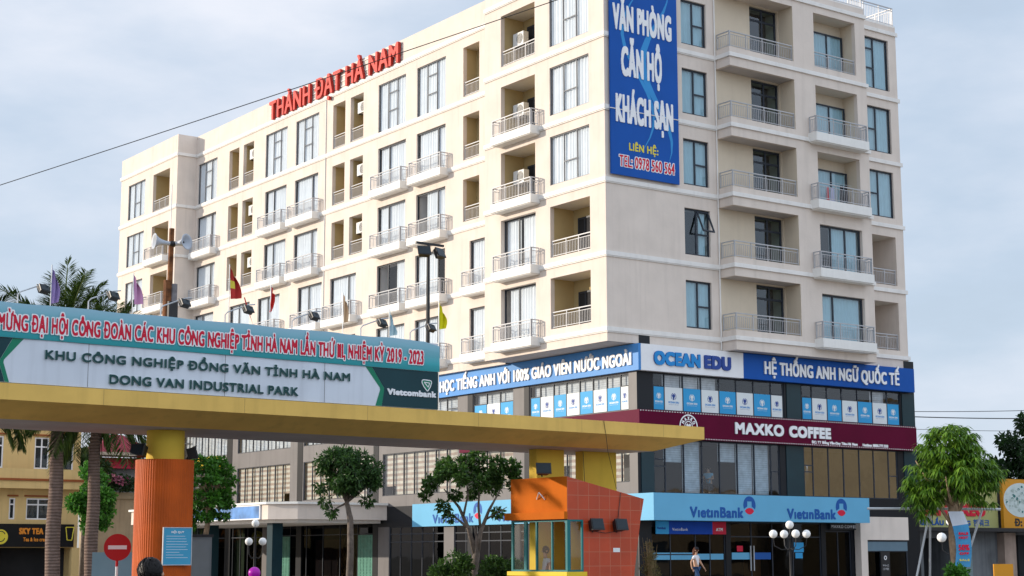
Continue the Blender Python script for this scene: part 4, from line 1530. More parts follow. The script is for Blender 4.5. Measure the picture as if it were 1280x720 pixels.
for a, b, d in ((12.95, 14.0, 0.36), (14.73, 16.08, 0.34)):
    part('pillar', MB().box(a, b, 2.0, 2.0 + d, 0, 4.617), M_yelbr, gate)

# name board and the banner over it
bb = thing('name_board', 'long white name board with dark green letters standing on the gate', 'sign', FG, (-12.0, 0.03, 5.37))
part('panel', MB().box(0, 19.97, 0, 0.20, 0.004, 1.02), M_board, bb)
X = lambda g: g + 12.0
Zb = lambda z: z - 5.37
pol = lambda pts, y=-0.004: [(X(g), y, Zb(z)) for g, z in pts]
mb = MB()
mb.add(pol([(5.84, 6.385), (6.23, 5.855), (6.16, 5.38), (7.97, 5.38), (7.97, 6.385)]), [(4, 3, 2, 1, 0)], 0)
mb.add(pol([(5.64, 6.385), (6.09, 5.86), (6.10, 5.80), (5.96, 5.38), (6.155, 5.38), (6.235, 5.80), (6.225, 5.86), (5.835, 6.385)]), [(7, 6, 5, 4, 3, 2, 1, 0)], 1)
part('chevron_print', mb, [M_navy, M_green], bb)
mb = MB()
mb.add(pol([(-12, 6.385), (-12, 5.38), (-3.965, 5.38), (-4.11, 5.80), (-4.10, 5.87), (-3.82, 6.385)]), [(0, 1, 2, 3, 4, 5)], 0)
mb.add(pol([(-3.56, 6.385), (-3.815, 6.385), (-4.095, 5.87), (-4.105, 5.80), (-3.96, 5.38), (-3.86, 5.38), (-4.01, 5.82), (-4.0, 5.88)]), [(0, 1, 2, 3, 4, 5, 6, 7)], 1)
part('chevron_print', mb, [M_navy, M_green], bb)
for g in (-8, -4.45, -2.0, 1.55, 4.4):
    part('panel_joint', MB().box(X(g), X(g) + 0.012, -0.002, 0.0, 0.01, 1.015), M_grey, bb)
letters(bb, 'KHU CÔNG NGHIỆP ĐỒNG VĂN TỈNH HÀ NAM', X(-3.06), Zb(5.955), 8.21, 0.215, [M_txtdk, M_txtgrey], -0.004, 0.011, 0.045)
letters(bb, 'DONG VAN INDUSTRIAL PARK', X(-1.48), Zb(5.485), 5.10, 0.225, [M_txtdk, M_txtgrey], -0.004, 0.011, 0.045)
letters(bb, 'Vietcombank', X(6.32), Zb(5.69), 1.57, 0.165, M_signwhite, -0.006, 0.014, 0.02)
mb = MB()
cx, cz = X(7.58), Zb(6.02)


def vband(pts, w_, m, y):
    n = len(pts)
    for i in range(n - 1):
        (xa, za), (xb, zb) = pts[i], pts[i + 1]
        dx, dz = xb - xa, zb - za
        L = math.hypot(dx, dz)
        nx, nz_ = -dz / L * w_, dx / L * w_
        mb.quad((cx + xa - nx, y, cz + za - nz_), (cx + xb - nx, y, cz + zb - nz_), (cx + xb + nx, y, cz + zb + nz_), (cx + xa + nx, y, cz + za + nz_), m)


outl = [(0.02, -0.165), (-0.10, -0.04), (-0.155, 0.07), (-0.14, 0.12), (-0.08, 0.135), (0.14, 0.12), (0.165, 0.08), (0.12, -0.05), (0.05, -0.15), (0.02, -0.165)]
mb.add([(cx + x, -0.012, cz + z) for x, z in outl[:-1]], [tuple(range(9))], 1)
vband(outl, 0.014, 0, -0.016)
vband([(-0.085, 0.07), (0.10, 0.055), (0.05, -0.06), (0.0, -0.01), (-0.085, 0.07)], 0.012, 0, -0.017)
part('logo', mb, [M_signwhite, M_green], bb)

bn = thing('cloth_banner', 'teal shaded cloth banner with red white edged slogan above the name board', 'banner', FG, (-12.0, 0.0, 6.39))
mb = MB()
nseg = 80
rr_ = random.Random(3)
W_ = 19.99
cols = []
for i in range(nseg + 1):
    x = W_ * i / nseg
    sag = 0.012 * math.sin(i * 0.7) + rr_.uniform(-0.006, 0.006)
    top = 0.80 + sag
    if i > nseg - 3:
        top -= 0.05 * (i - nseg + 2)
    y = 0.006 * math.sin(i * 0.9)
    cols.append((x, y, top))
zz = [0.0, 0.06, 0.4]
m_teal = mat('teal_cloth', (0.02, 0.33, 0.36), 0.7, 0.06, 1.0)


def clothgrad():
    m = bpy.data.materials.new('teal_print_cloth')
    m.use_nodes = True
    t = m.node_tree
    p = t.nodes['Principled BSDF']
    p.inputs['Roughness'].default_value = 0.7
    co = t.nodes.new('ShaderNodeTexCoord')
    sp = t.nodes.new('ShaderNodeSeparateXYZ')
    rp = t.nodes.new('ShaderNodeValToRGB')
    rp.color_ramp.elements[0].color = (0.015, 0.27, 0.29, 1)
    rp.color_ramp.elements[1].color = (0.36, 0.52, 0.64, 1)
    e = rp.color_ramp.elements.new(0.2)
    e.color = (0.04, 0.36, 0.40, 1)
    t.links.new(co.outputs['Object'], sp.inputs[0])
    t.links.new(sp.outputs[2], rp.inputs[0])
    t.links.new(rp.outputs[0], p.inputs['Base Color'])
    return m


for i in range(nseg):
    (xa, ya, ta), (xb, yb, tb_) = cols[i], cols[i + 1]
    for k in range(4):
        f0, f1 = k / 4, (k + 1) / 4
        mb.quad((xa, ya - 0.008 * (k % 2), ta * f0), (xb, yb - 0.008 * (k % 2), tb_ * f0), (xb, yb - 0.008 * ((k + 1) % 2), tb_ * f1), (xa, ya - 0.008 * ((k + 1) % 2), ta * f1))
part('cloth', mb, clothgrad(), bn, smooth=True)
S1 = 'MỪNG ĐẠI HỘI CÔNG ĐOÀN CÁC KHU CÔNG NGHIỆP TỈNH HÀ NAM LẦN THỨ III, NHIỆM KỲ 2019 - 2023'
letters(bn, S1, X(-4.22), 0.13, 11.69, 0.425, M_signwhite, -0.022, 0.036, 0.003, name='letter_outline', res=20)
letters(bn, S1, X(-4.20), 0.152, 11.65, 0.38, M_redtxt, -0.028, 0.0145, 0.003, res=20)
part('back_board', MB().box(0, 19.95, 0.03, 0.22, 0.0, 0.77), M_board, bn)

# floodlights on bent arms along the top of the board
FL = None
fl_words = ['leftmost, beside the purple flag', 'in front of the right palm crown', 'against the loudspeaker pole', 'under the red and yellow flag', 'right of the plain red flag', 'right of the beige flag', 'beside the yellow flag']
for g, wds in zip((-3.66, -1.95, -0.10, 1.64, 3.55, 5.63, 7.2), fl_words):
    lab = 'black floodlight on a bent arm above the banner, ' + wds
    if FL is None:
        FL = thing('floodlight', lab, 'floodlight', FG, (g, 0.26, 7.16), 0, 'floodlights along the top of the gate banner')
        part('arm', MB().tube([(0, 0, -0.3), (0, 0, 0.26), (0.05, -0.03, 0.33), (0.52, -0.22, 0.53), (0.68, -0.28, 0.55)], 0.018, 6), M_steel, FL)
        h = MB()
        a = R(35)
        h.prism([(-0.13, -0.06), (0.13, -0.06), (0.15, 0.06), (-0.15, 0.06)], -0.09, 0.11)
        h.box(-0.16, 0.16, -0.10, -0.062, -0.11, 0.13)
        hd = part('head', h, M_black, FL, (0.50, -0.24, 0.38), 0.1)
        hd.rotation_euler = (R(-34), R(6), R(12))
        hd.scale = (.82, .82, .82)
        part('lens', MB().box(-0.13, 0.13, -0.108, -0.103, -0.085, 0.105), mat('lamp_glass', (0.012, 0.022, 0.03), 0.25, 0.1, 3, spec=0.25), hd)
        part('bracket', MB().tube([(-0.17, 0, 0.0), (-0.17, 0, 0.17), (0.17, 0, 0.17), (0.17, 0, 0.0)], 0.012, 5), M_black, hd)
    else:
        c = copy_tree(FL, None, FG.at((g, 0.26, 7.16), 0))
        c['label'] = lab

# flags
flags = [(-2.81, 8.23, (0.30, 0.22, 0.46), 0.9, 0.22, 0.0, 'purple flag hanging limp in front of the left palm crown'),
         (-0.76, 8.25, (0.55, 0.27, 0.45), 0.75, 0.25, 0.08, 'pink purple flag on a pole left of the loudspeakers'),
         (1.82, 8.73, (0.50, 0.045, 0.035), 0.85, 0.24, 0.14, 'red and yellow flag with a trailing tail right of the loudspeakers'),
         (3.01, 8.34, (0.62, 0.03, 0.02), 0.70, 0.22, -0.12, 'plain red flag drooping over the banner'),
         (5.17, 8.34, (0.62, 0.42, 0.25), 0.78, 0.20, 0.02, 'beige orange flag hanging limp over the banner'),
         (6.63, 8.05, (0.40, 0.56, 0.62), 0.72, 0.17, 0.05, 'pale blue flag hanging left of the floodlight mast'),
         (8.26, 8.42, (0.72, 0.66, 0.01), 0.78, 0.26, 0.0, 'bright yellow flag at the right end of the banner')]
for k, (g, zt, colr, hh, ww, lean, lab) in enumerate(flags):
    t = thing('flag', lab, 'flag', FG, (g, 0.42, 6.9), 0, 'flags along the top of the gate')
    zt2 = zt - 6.9
    part('pole', MB().tube([(0, 0, -1.5), (0, 0, zt2)], 0.012, 5), M_steel, t)
    mb = MB()
    n, m_ = 10, 12
    r = random.Random(k)
    ph = r.random() * 6
    for j in range(m_ + 1):
        for i in range(n + 1):
            a, b = i / n, j / m_
            droop = a * 0.25 * (1 - b)
            x = 0.012 + ww * a * (0.25 + 0.6 * math.sin(math.pi * min(1, 0.05 + b * 0.62))) + lean * b * (0.3 + a)
            y = 0.06 * math.sin(a * 11 + b * 3 + ph) * (0.3 + a)
            mb.v.append((x, y, zt2 - 0.02 - hh * b * (1 - 0.05 * a) - droop * 1.1))
    for j in range(m_):
        for i in range(n):
            o = j * (n + 1) + i
            mb.f.append([o, o + 1, o + n + 2, o + n + 1])
            mb.m.append(1 if (k == 2 and 4 < j < 8 and i < 4) else 0)
    mats = [mat('flag_cloth_' + ['purple', 'pink', 'scarlet', 'red', 'beige', 'pale_blue', 'yellow'][k], colr, 0.8, 0.1, 3)]
    if k == 2:
        mats.append(M_yellowtxt)
        o = len(mb.v)
        for q in range(7):
            mb.v += [(0.42 + 0.055 * q, 0.02 * math.sin(q), zt2 - 0.80 - 0.14 * q), (0.46 + 0.055 * q - 0.004 * q, 0.02, zt2 - 0.78 - 0.14 * q)]
        for q in range(6):
            mb.f.append([o + 2 * q, o + 2 * q + 1, o + 2 * q + 3, o + 2 * q + 2])
            mb.m.append(0)
    part('cloth', mb, mats, t, smooth=True)

# loudspeaker pole
t = thing('loudspeaker_pole', 'rusty pole carrying a pair of grey horn loudspeakers above the gate', 'loudspeaker', FG, (0.46, 1.0, 5.36))
part('pole', MB().tube([(0, 0, 0), (0.03, 0, 4.22)], [0.075, 0.065], 10), M_rust, t)
part('sleeve', MB().box(-0.13, -0.02, -0.10, -0.07, 0, 2.85).tube([(-0.10, -0.02, 0), (-0.08, -0.02, 2.9)], 0.075, 8), M_rust, t)
part('splint', MB().tube([(0.10, -0.03, 0), (0.12, -0.03, 2.82)], 0.09, 8), mat('grey_timber', (0.20, 0.19, 0.20), 0.9, 0.4, 5), t)
part('junction_box', MB().box(-0.10, 0.14, -0.24, -0.14, 1.95, 2.35), M_black, t)
hp = [(0.05, 0.0), (0.055, 0.12), (0.075, 0.22), (0.11, 0.30), (0.165, 0.37), (0.205, 0.40), (0.20, 0.41), (0.15, 0.385), (0.09, 0.33), (0.03, 0.30)]
M_horn = mat('grey_horn', (0.46, 0.49, 0.54), 0.45, 0.08, 4)
for sgn, lab in ((-1, 'grey horn facing left'), (1, 'grey horn facing right')):
    mb = MB()
    mb.lathe(hp, (0, 0, 0), 28, 0, 'x')
    o = part('horn', mb, M_horn, t, (0.03 + sgn * 0.06, -0.03, 3.83), 0, True, lab)
    o.rotation_euler = (0, R(-3), R(172 if sgn < 0 else -66))
    part('driver', MB().lathe([(0.001, -0.14), (0.075, -0.13), (0.075, -0.02), (0.05, 0.0)], (0, 0, 0), 16, 0, 'x'), M_black, o, smooth=True)
part('aerial', MB().tube([(0.02, 0.05, 4.2), (0.02, 0.05, 5.35)], 0.012, 5), M_steel, t)

# twin floodlight mast
t = thing('floodlight_mast', 'tall slim mast with two large black floodlights rising over the banner end', 'floodlight', FG, (8.3, 1.0, 5.36))
part('mast', MB().tube([(0, 0, 0), (0, 0, 4.70)], [0.065, 0.045], 10), M_black, t)
part('crossbar', MB().box(-0.42, 0.52, -0.03, 0.03, 4.70, 4.76), M_black, t)
for x, rz in ((-0.22, -0.35), (0.30, 0.35)):
    h = MB()
    h.prism([(-0.24, -0.05), (0.24, -0.05), (0.18, 0.13), (-0.18, 0.13)], -0.18, 0.18)
    h.box(-0.26, 0.26, -0.09, -0.052, -0.20, 0.20)
    o = part('lamp_head', h, M_black, t, (x, -0.10, 4.48))
    o.rotation_euler = (R(-26), 0, rz)
    o.scale = (.72, .72, .72)
    part('lens', MB().box(-0.23, 0.23, -0.098, -0.093, -0.17, 0.17), MATS['lamp_glass'], o)

# two spotlights at the head of the orange column, one on the pillar, two on the guard booth
def spot(frame, loc, rz, lab, grp, sc_=1.0):
    t = thing('spotlight', lab, 'spotlight', frame, loc, rz, grp)
    h = MB()
    h.prism([(-.2 * sc_, -.08 * sc_), (.2 * sc_, -.08 * sc_), (.13 * sc_, .12 * sc_), (-.13 * sc_, .12 * sc_)], -.14 * sc_, .14 * sc_)
    h.box(-.22 * sc_, .22 * sc_, -.12 * sc_, -.082 * sc_, -.16 * sc_, .16 * sc_)
    o = part('head', h, M_black, t, (0, -.12, 0.2))
    o.rotation_euler = (R(-15), 0, 0)
    part('lens', MB().box(-.19 * sc_, .19 * sc_, -.128 * sc_, -.122 * sc_, -.13 * sc_, .13 * sc_), MATS['lamp_glass'], o)
    part('stem', MB().tube([(0, 0.0, 0.0), (0, -0.02, 0.1), (0, -.10, 0.2)], 0.025, 6), M_black, t)
    return t


spot(FG, (0.36, 1.92, 3.88), R(-70), 'black spotlight left of the yellow column neck', 'spotlights on the gate')
spot(FG, (1.62, 2.08, 3.88), R(70), 'black spotlight right of the yellow column neck', 'spotlights on the gate')
spot(FG, (12.25, 0.9, 3.74), R(-25), 'black spotlight on the booth roof before the left pillar', 'spotlights on the gate', 1.0)
for g, lab in ((13.53, 'left of the two black lamps on the tiled booth wall'), (14.45, 'right of the two black lamps on the tiled booth wall')):
    spot(FG, (g, 0.19, 2.16), 0, lab, 'spotlights on the gate', 1.05)
solo('power_cable', MB().tube([(13.53, 0.15, 2.2), (14.0, 0.16, 2.14), (14.45, 0.15, 2.2), (14.5, 0.17, 2.6), (14.62, 0.18, 3.3), (14.72, 1.9, 3.6), (14.72, 1.97, 4.6)], 0.010, 5), M_black,
     'thin black cable looping between the booth lamps', 'cable', FG)
solo('power_cable', MB().tube([(13.83, -0.015, 5.36), (13.9, -0.02, 4.98), (14.0, 0.02, 4.5), (14.45, 0.17, 3.42)], 0.008, 5), M_black,
     'thin black cable hanging from the yellow gate fascia to the booth top', 'cable', FG)

# notice board on the column
t = thing('notice_board', 'blue notice board with white heading fixed to the orange column', 'notice board', FG, (0.64, 1.25, 1.31))
part('panel', MB().box(0, 0.74, -0.03, 0, 0, 0.88), mat('notice_blue', (0.06, 0.33, 0.52), 0.4, 0.06, 2), t)
part('frame', MB().box(-0.02, 0.76, -0.04, 0, 0.882, 0.90).box(-0.02, 0.76, -0.04, 0, -0.02, -0.002).box(-0.02, -0.002, -0.04, 0, 0, 0.88).box(0.742, 0.76, -0.04, 0, 0, 0.88), M_steel, t)
letters(t, 'NỘI QUY', 0.2, 0.755, 0.34, 0.055, M_signwhite, -0.033, 0.004, 0.003, res=10)
mb = MB()
r = random.Random(5)
for k in range(9):
    mb.box(0.07, 0.07 + r.uniform(0.35, 0.6), -0.033, -0.031, 0.68 - k * 0.065, 0.688 - k * 0.065)
part('text_lines', mb, M_signwhite, t)

# ------------------------------------------------------------------ guard booth
bt_ = thing('guard_booth', 'orange tiled guard booth with sloping top and teal framed corner windows', 'guard booth', FG, (12.6, 0.2, 0))
mb = MB()
mb.slab_xz([(0, 0), (2.36, 0), (2.55, 1.04), (0, 1.04)], 0, 2.6)
rgt = lambda z: 2.36 + 0.175 * z
part('base', mb, M_tile, bt_)
mb = MB()
mb.slab_xz([(0.004, 2.52), (rgt(2.52), 2.52), (2.95, 3.15), (0.004, 3.73)], 0, 2.6)
part('roof_block', mb, M_tile, bt_)
mb = MB().quad((0.0, 0.0, 2.52), (0.0, 2.6, 2.52), (0.0, 2.6, 3.735), (0.0, 0.0, 3.735))
part('painted_fascia', mb, M_orange, bt_)
part('ledge', MB().box(-0.13, -0.003, -0.02, 2.74, 2.53, 2.74), M_orange, bt_)
mb = MB()
mb.slab_xz([(0.60, 1.042), (rgt(1.042), 1.042), (rgt(2.518), 2.518), (0.60, 2.518)], 0, 0.12)
mb.slab_xz([(2.2, 1.042), (rgt(1.042), 1.042), (rgt(2.518), 2.518), (2.2, 2.518)], 0.122, 2.6)
part('tiled_wall', mb, M_tile, bt_)
part('inner_wall', MB().box(0.62, 2.19, 0.125, 0.15, 1.05, 2.51).box(2.15, 2.19, 0.152, 2.4, 1.05, 2.51).box(1.3, 1.6, 2.3, 2.45, 1.05, 2.51), M_yelbr, bt_)
part('sill', MB().box(-0.10, -0.003, -0.08, 2.66, 0.93, 1.05).box(0.0, 0.66, -0.08, -0.003, 0.93, 1.05), M_sill, bt_)
fr = MB()
for y0, y1 in ((0.002, 0.09), (0.68, 0.73), (1.38, 1.44), (1.86, 1.98), (2.50, 2.58)):
    fr.box(0.0, 0.06, y0, y1, 1.052, 2.515)
for z in (1.052, 2.465):
    for y0, y1 in ((0.09, 0.68), (0.73, 1.38), (1.44, 1.86), (1.98, 2.50)):
        fr.box(0.004, 0.056, y0, y1, z, z + 0.05)
fr.box(0.06, 0.12, 0.002, 0.06, 1.052, 2.515)
fr.box(0.54, 0.598, 0.002, 0.06, 1.052, 2.515)
for z in (1.052, 2.465):
    fr.box(0.12, 0.54, 0.004, 0.056, z, z + 0.05)
wf = part('window', fr, M_tealfr, bt_)
pn = MB()
for y0, y1 in ((0.09, 0.68), (0.73, 1.38), (1.98, 2.50)):
    pn.quad((0.03, y0, 1.1), (0.03, y1, 1.1), (0.03, y1, 2.47), (0.03, y0, 2.47))
pn.quad((0.12, 0.03, 1.1), (0.54, 0.03, 1.1), (0.54, 0.03, 2.47), (0.12, 0.03, 2.47))
part('pane', pn, glass('booth_glass', (0.88, 0.92, 0.90), 1.0), wf)
part('tube_lamp', MB().tube([(-0.02, 1.35, 3.12), (-0.16, 1.08, 3.3)], 0.018, 6).tube([(-0.02, 0.98, 3.1), (-0.16, 1.07, 3.3)], 0.018, 6), M_signwhite, bt_)
part('sticker', MB().box(1.72, 1.98, -0.004, -0.002, 1.60, 1.72), M_postwhite, bt_)

# ------------------------------------------------------------------ no entry sign etc.
t = thing('no_entry_sign', 'round red no entry sign with white bar on a banded post', 'traffic sign', FW, (-10.2, 43.0, 0), 0.25)
mb = MB()
mb.lathe([(0.0001, -0.012), (0.345, -0.012), (0.345, 0.012), (0.0001, 0.012)], (0, 0, 1.74), 40, 0, 'y')
part('disc', mb, mat('sign_red', (0.48, 0.012, 0.015), 0.4, 0.05, 3), t)
part('bar', MB().box(-0.235, 0.235, -0.018, -0.013, 1.69, 1.79), M_signwhite, t)
for k in range(7):
    part('post_band', MB().tube([(0, 0.03, k * 0.25), (0, 0.03, k * 0.25 + 0.248)], 0.035, 10), M_signwhite if k % 2 == 0 else MATS['sign_red'], t)
t = thing('hoarding_panel', 'pale blue sheet panel standing behind the no entry sign', 'panel', FW, (-11.35, 45.0, 0), 0.2)
part('sheet', MB().box(0, 1.6, 0, 0.04, 0.1, 1.62), mat('pale_blue_sheet', (0.24, 0.38, 0.44), 0.6, 0.12, 1), t)
part('leg', MB().box(0.1, 0.16, 0.042, 0.1, 0, 1.5), M_steel, t)
part('leg', MB().box(1.4, 1.46, 0.042, 0.1, 0, 1.5), M_steel, t)
t = thing('utility_cabinet', 'grey metal utility cabinet right of the orange column', 'cabinet', FW, (-9.25, 47.0, 0), 0.2)
part('body', MB().box(0, 0.75, 0, 0.5, 0.1, 2.05), mat('cabinet_grey', (0.20, 0.22, 0.23), 0.5, 0.1, 2), t)
part('door', MB().box(0.05, 0.70, -0.02, -0.003, 0.2, 1.95), mat('cabinet_grey', (0.2, 0.22, 0.23)), t)
part('roof', MB().box(-0.04, 0.79, -0.05, 0.54, 2.053, 2.12), M_black, t)
# ------------------------------------------------------------------ vegetation
def leaf_mb(clumps, n, size, seed, asp=1.9, droop=0.2, shell=0.55, flat=1.0):
    """small pointed leaves spread through ellipsoid clumps (x, y, z, r)"""
    r = np.random.default_rng(seed)
    cl = np.array(clumps, float)
    wgt = cl[:, 3] ** 2
    ci = r.choice(len(cl), n, p=wgt / wgt.sum())
    d = r.normal(size=(n, 3))
    d /= np.linalg.norm(d, axis=1)[:, None]
    rad = (shell + (1 - shell) * r.random(n)) * (0.8 + 0.4 * r.random(n))
    pos = cl[ci, :3] + d * (rad * cl[ci, 3])[:, None] * np.array([1, 1, flat])
    ax = d * 0.7 + r.normal(size=(n, 3)) * 0.7
    ax[:, 2] -= droop * 2
    ax /= np.linalg.norm(ax, axis=1)[:, None]
    up = r.normal(size=(n, 3)) + np.array([0, 0, 1.0])
    sd = np.cross(ax, up)
    sd /= np.linalg.norm(sd, axis=1)[:, None] + 1e-9
    L = size * (0.6 + 0.8 * r.random(n))[:, None]
    W = L / asp / 2
    nrm = np.cross(sd, ax)
    a = pos
    b = pos + ax * L * 0.5 + sd * W + nrm * L * 0.05
    c = pos + ax * L - nrm * L * 0.08
    e = pos + ax * L * 0.5 - sd * W + nrm * L * 0.05
    V = np.stack([a, b, c, e], 1).reshape(-1, 3)
    mb = MB()
    mb.v = [tuple(p) for p in V]
    mb.f = [(4 * i, 4 * i + 1, 4 * i + 2, 4 * i + 3) for i in range(n)]
    mb.m = [0] * n
    return mb


LF_bright = leafmat('bright_round_leaf', (0.025, 0.10, 0.010), (0.10, 0.29, 0.03))
LF_dark = leafmat('dark_glossy_leaf', (0.014, 0.045, 0.010), (0.065, 0.15, 0.03))
LF_mid = leafmat('mid_green_leaf', (0.018, 0.055, 0.010), (0.085, 0.18, 0.03))
LF_mango = leafmat('mango_leaf', (0.03, 0.10, 0.010), (0.20, 0.36, 0.03))
LF_far = leafmat('far_tree_leaf', (0.010, 0.030, 0.010), (0.035, 0.08, 0.02))
LF_palm = leafmat('palm_leaflet', (0.018, 0.045, 0.010), (0.11, 0.17, 0.035))
LF_dry = leafmat('dry_twig_leaf', (0.10, 0.085, 0.03), (0.22, 0.19, 0.07))


def tree(name, lab, X, Y, trunk, clumps, n, size, lm, seed, bark=None, asp=1.9, droop=0.2, shell=0.5, flat=0.8, group=None, forks=True, z0=0.0):
    """trunk: list of (dx, dy, z, r); clumps relative to the base"""
    t = thing(name, lab, 'tree', FW, (X, Y, z0), 0, group)
    mb = MB()
    mb.tube([p[:3] for p in trunk], [p[3] for p in trunk], 10)
    if forks:
        r = random.Random(seed)
        tx, ty, tz, tr = trunk[-1]
        for (cx, cy, cz, cr) in clumps:
            k = r.choice(range(max(1, len(trunk) - 2), len(trunk)))
            sx, sy, sz, sr = trunk[k]
            mid = ((sx + cx) / 2 + r.uniform(-.1, .1), (sy + cy) / 2 + r.uniform(-.1, .1), sz * 0.4 + cz * 0.6)
            mb.tube([(sx, sy, sz - 0.05), mid, (cx, cy, cz)], [sr * 0.55, sr * 0.35, sr * 0.12], 6)
    part('trunk', mb, bark or M_bark, t, smooth=True)
    part('crown', leaf_mb(clumps, n, size, seed, asp, droop, shell, flat), lm, t)
    return t


def rclumps(r, n, cx, cy, cz, rx, rz, c0, c1):
    out = []
    for i in range(n):
        while True:
            x, y, z = r.uniform(-1, 1), r.uniform(-1, 1), r.uniform(-1, 1)
            if x * x + y * y + z * z < 1:
                break
        out.append((cx + x * rx, cy + y * rx, cz + z * rz, r.uniform(c0, c1)))
    return out


r = random.Random(11)
# layered round-leaved tree left of the entrance canopy
cl = []
for k, (z, rad) in enumerate(((2.75, 0.50), (3.1, 0.66), (3.45, 0.62), (3.8, 0.72), (4.12, 0.60), (4.42, 0.40))):
    m_ = 6 if rad > 0.5 else 4
    for i in range(m_):
        a = i * 6.283 / m_ + k
        cl.append((0.05 + rad * 0.9 * math.cos(a), rad * 0.9 * math.sin(a), z + r.uniform(-.08, .08), r.uniform(0.15, 0.24)))
    cl.append((0.05, 0, z + .05, 0.2))
cl.append((-0.55, 0, 2.45, 0.24))
tree('round_leaved_tree', 'bright green tree with layered tiers of leaves right of the orange column', -9.56, 52, [(0, 0, 0, .11), (.03, 0, 1.2, .10), (-.06, 0, 2.0, .09), (0.02, 0, 2.5, .08), (.06, 0, 3.4, .05), (.05, 0, 4.2, .03)],
     cl, 5200, 0.12, LF_bright, 3, asp=1.5, droop=0.0, flat=0.6, bark=M_barkl)
# dense dark tree
cl = rclumps(r, 26, 0.0, 0, 4.25, 0.85, 0.75, 0.22, 0.40) + [(-0.9, 0, 3.75, .22), (-0.75, 0, 3.3, .2), (-0.55, 0, 2.95, .2), (0.65, 0, 3.3, .2), (-0.8, .1, 4.4, .25), (.85, 0, 3.9, .25)]
tree('street_tree', 'dense dark green tree with a rounded crown before the white entrance canopy', -5.45, 55, [(0.05, 0, 0, .13), (.1, 0, 1.6, .11), (.08, 0, 2.7, .10), (-.05, 0, 3.3, .07), (-.1, 0, 4.0, .04)],
     cl, 8500, 0.16, LF_dark, 5, asp=2.6, droop=0.25, group='street trees in front of the podium')
# open forked tree before the bank sign
cl = rclumps(r, 24, 0.05, 0, 4.05, 1.40, 0.75, 0.14, 0.29) + [(-1.45, 0, 3.9, .25), (-1.6, 0, 3.5, .18), (-1.0, 0, 3.1, .22), (-0.8, 0, 2.75, .15), (0.8, 0, 2.9, .18), (1.25, 0, 4.4, .3), (-0.9, 0, 4.5, .3)]
t = tree('street_tree', 'open crowned tree with a forked trunk in front of the pale blue bank sign', -1.28, 55, [(0.03, 0, 0, .14), (.0, 0, 0.9, .13), (.08, 0, 1.55, .12), (0.1, 0, 2.1, .06), (0.0, 0, 2.5, .03)],
     cl, 5400, 0.16, LF_mid, 8, asp=2.0, droop=0.1, group='street trees in front of the podium', forks=False)
mb = MB()
for pts, rr in (([(0.06, 0, 1.5), (-0.18, 0, 2.4), (-0.5, 0.1, 3.1), (-1.0, 0.1, 3.7)], [.10, .07, .05, .02]), ([(0.08, 0, 1.5), (0.22, 0, 2.3), (0.5, 0, 3.0), (0.9, -.1, 3.7)], [.10, .075, .05, .02]),
                ([(-0.18, 0, 2.4), (-0.6, 0, 2.75), (-0.95, 0, 3.0)], [.05, .03, .015]), ([(0.22, 0, 2.3), (0.15, 0, 3.1), (0.2, 0, 4.2)], [.05, .04, .015]), ([(0.4, 0, 2.7), (0.75, 0, 2.9), (1.1, 0, 3.1)], [.04, .03, .01]),
                ([(-0.35, 0, 2.8), (-0.2, 0, 3.5), (-0.3, 0, 4.4)], [.045, .03, .01])):
    mb.tube(pts, rr, 7)
part('limb', mb, M_bark, t, smooth=True)

# mango tree: rosettes of long drooping leaves
t = thing('mango_tree', 'mango tree with drooping bright leaves and a tied cloth banner at the right', 'tree', FW, (12.2, 46, 0))
mb = MB()
mb.tube([(0.06, 0, 0), (.05, 0, 1.0), (.0, 0, 1.9), (0.04, 0, 2.6), (0.02, 0, 3.3), (0, 0, 4.2)], [.17, .155, .15, .17, .12, .05], 12)
for a in range(5):
    t_ = a * 1.3 + .4
    mb.tube([(0.03, 0, 2.5 + .1 * (a % 4)), (0.5 * math.cos(t_), 0.5 * math.sin(t_), 3.1 + .1 * (a % 3)), (0.95 * math.cos(t_), 0.95 * math.sin(t_), 3.6 + .25 * (a % 3))], [.06, .04, .015], 6)
mb.tube([(0.02, -.05, 2.15), (-.25, -.1, 2.6), (-.5, -.15, 2.95)], [.05, .045, .03], 7)
part('trunk', mb, M_barkl, t, smooth=True)
rg = np.random.default_rng(21)
lv = MB()
core = [(0.0, 0, 4.2, 0.9), (-0.6, 0, 3.5, 0.72), (-0.85, -.1, 2.95, .45), (0.95, 0, 3.75, .5), (0.55, 0, 3.75, 0.75), (-0.25, -.35, 4.55, .55), (0.05, -.5, 3.7, .7), (-0.8, 0, 3.2, 0.42), (0.85, 0, 3.3, 0.45), (0.2, 0.2, 4.75, 0.35)]
for k in range(560):
    c = core[rg.choice(len(core), p=np.array([q[3] ** 2 for q in core]) / sum(q[3] ** 2 for q in core))]
    d = rg.normal(size=3)
    d[2] = abs(d[2]) * (1 if rg.random() < .72 else -1)
    d /= np.linalg.norm(d)
    p0 = np.array(c[:3]) + d * c[3] * (0.65 + 0.4 * rg.random())
    for q in range(13):
        a = q * 2.4 + rg.random()
        out = np.array([math.cos(a), math.sin(a), -0.35 - 0.7 * rg.random() + .35 * (q < 4)]) + d * 0.35
        out /= np.linalg.norm(out)
        L = 0.19 + 0.14 * rg.random()
        sd = np.cross(out, (0, 0, 1))
        sd /= np.linalg.norm(sd) + 1e-9
        w_ = 0.026
        p1 = p0 + out * L * 0.5
        p2 = p0 + out * L - np.array([0, 0, 0.3 * L])
        lv.add([p0, p1 + sd * w_, p2, p1 - sd * w_], [(0, 1, 2, 3)], 0)
part('crown', lv, LF_mango, t)
t = thing('tied_banner', 'blue and white cloth banner tied to the mango trunk with red sale lettering', 'banner', FW, (11.98, 45.75, 0), -0.1)
mb = MB()
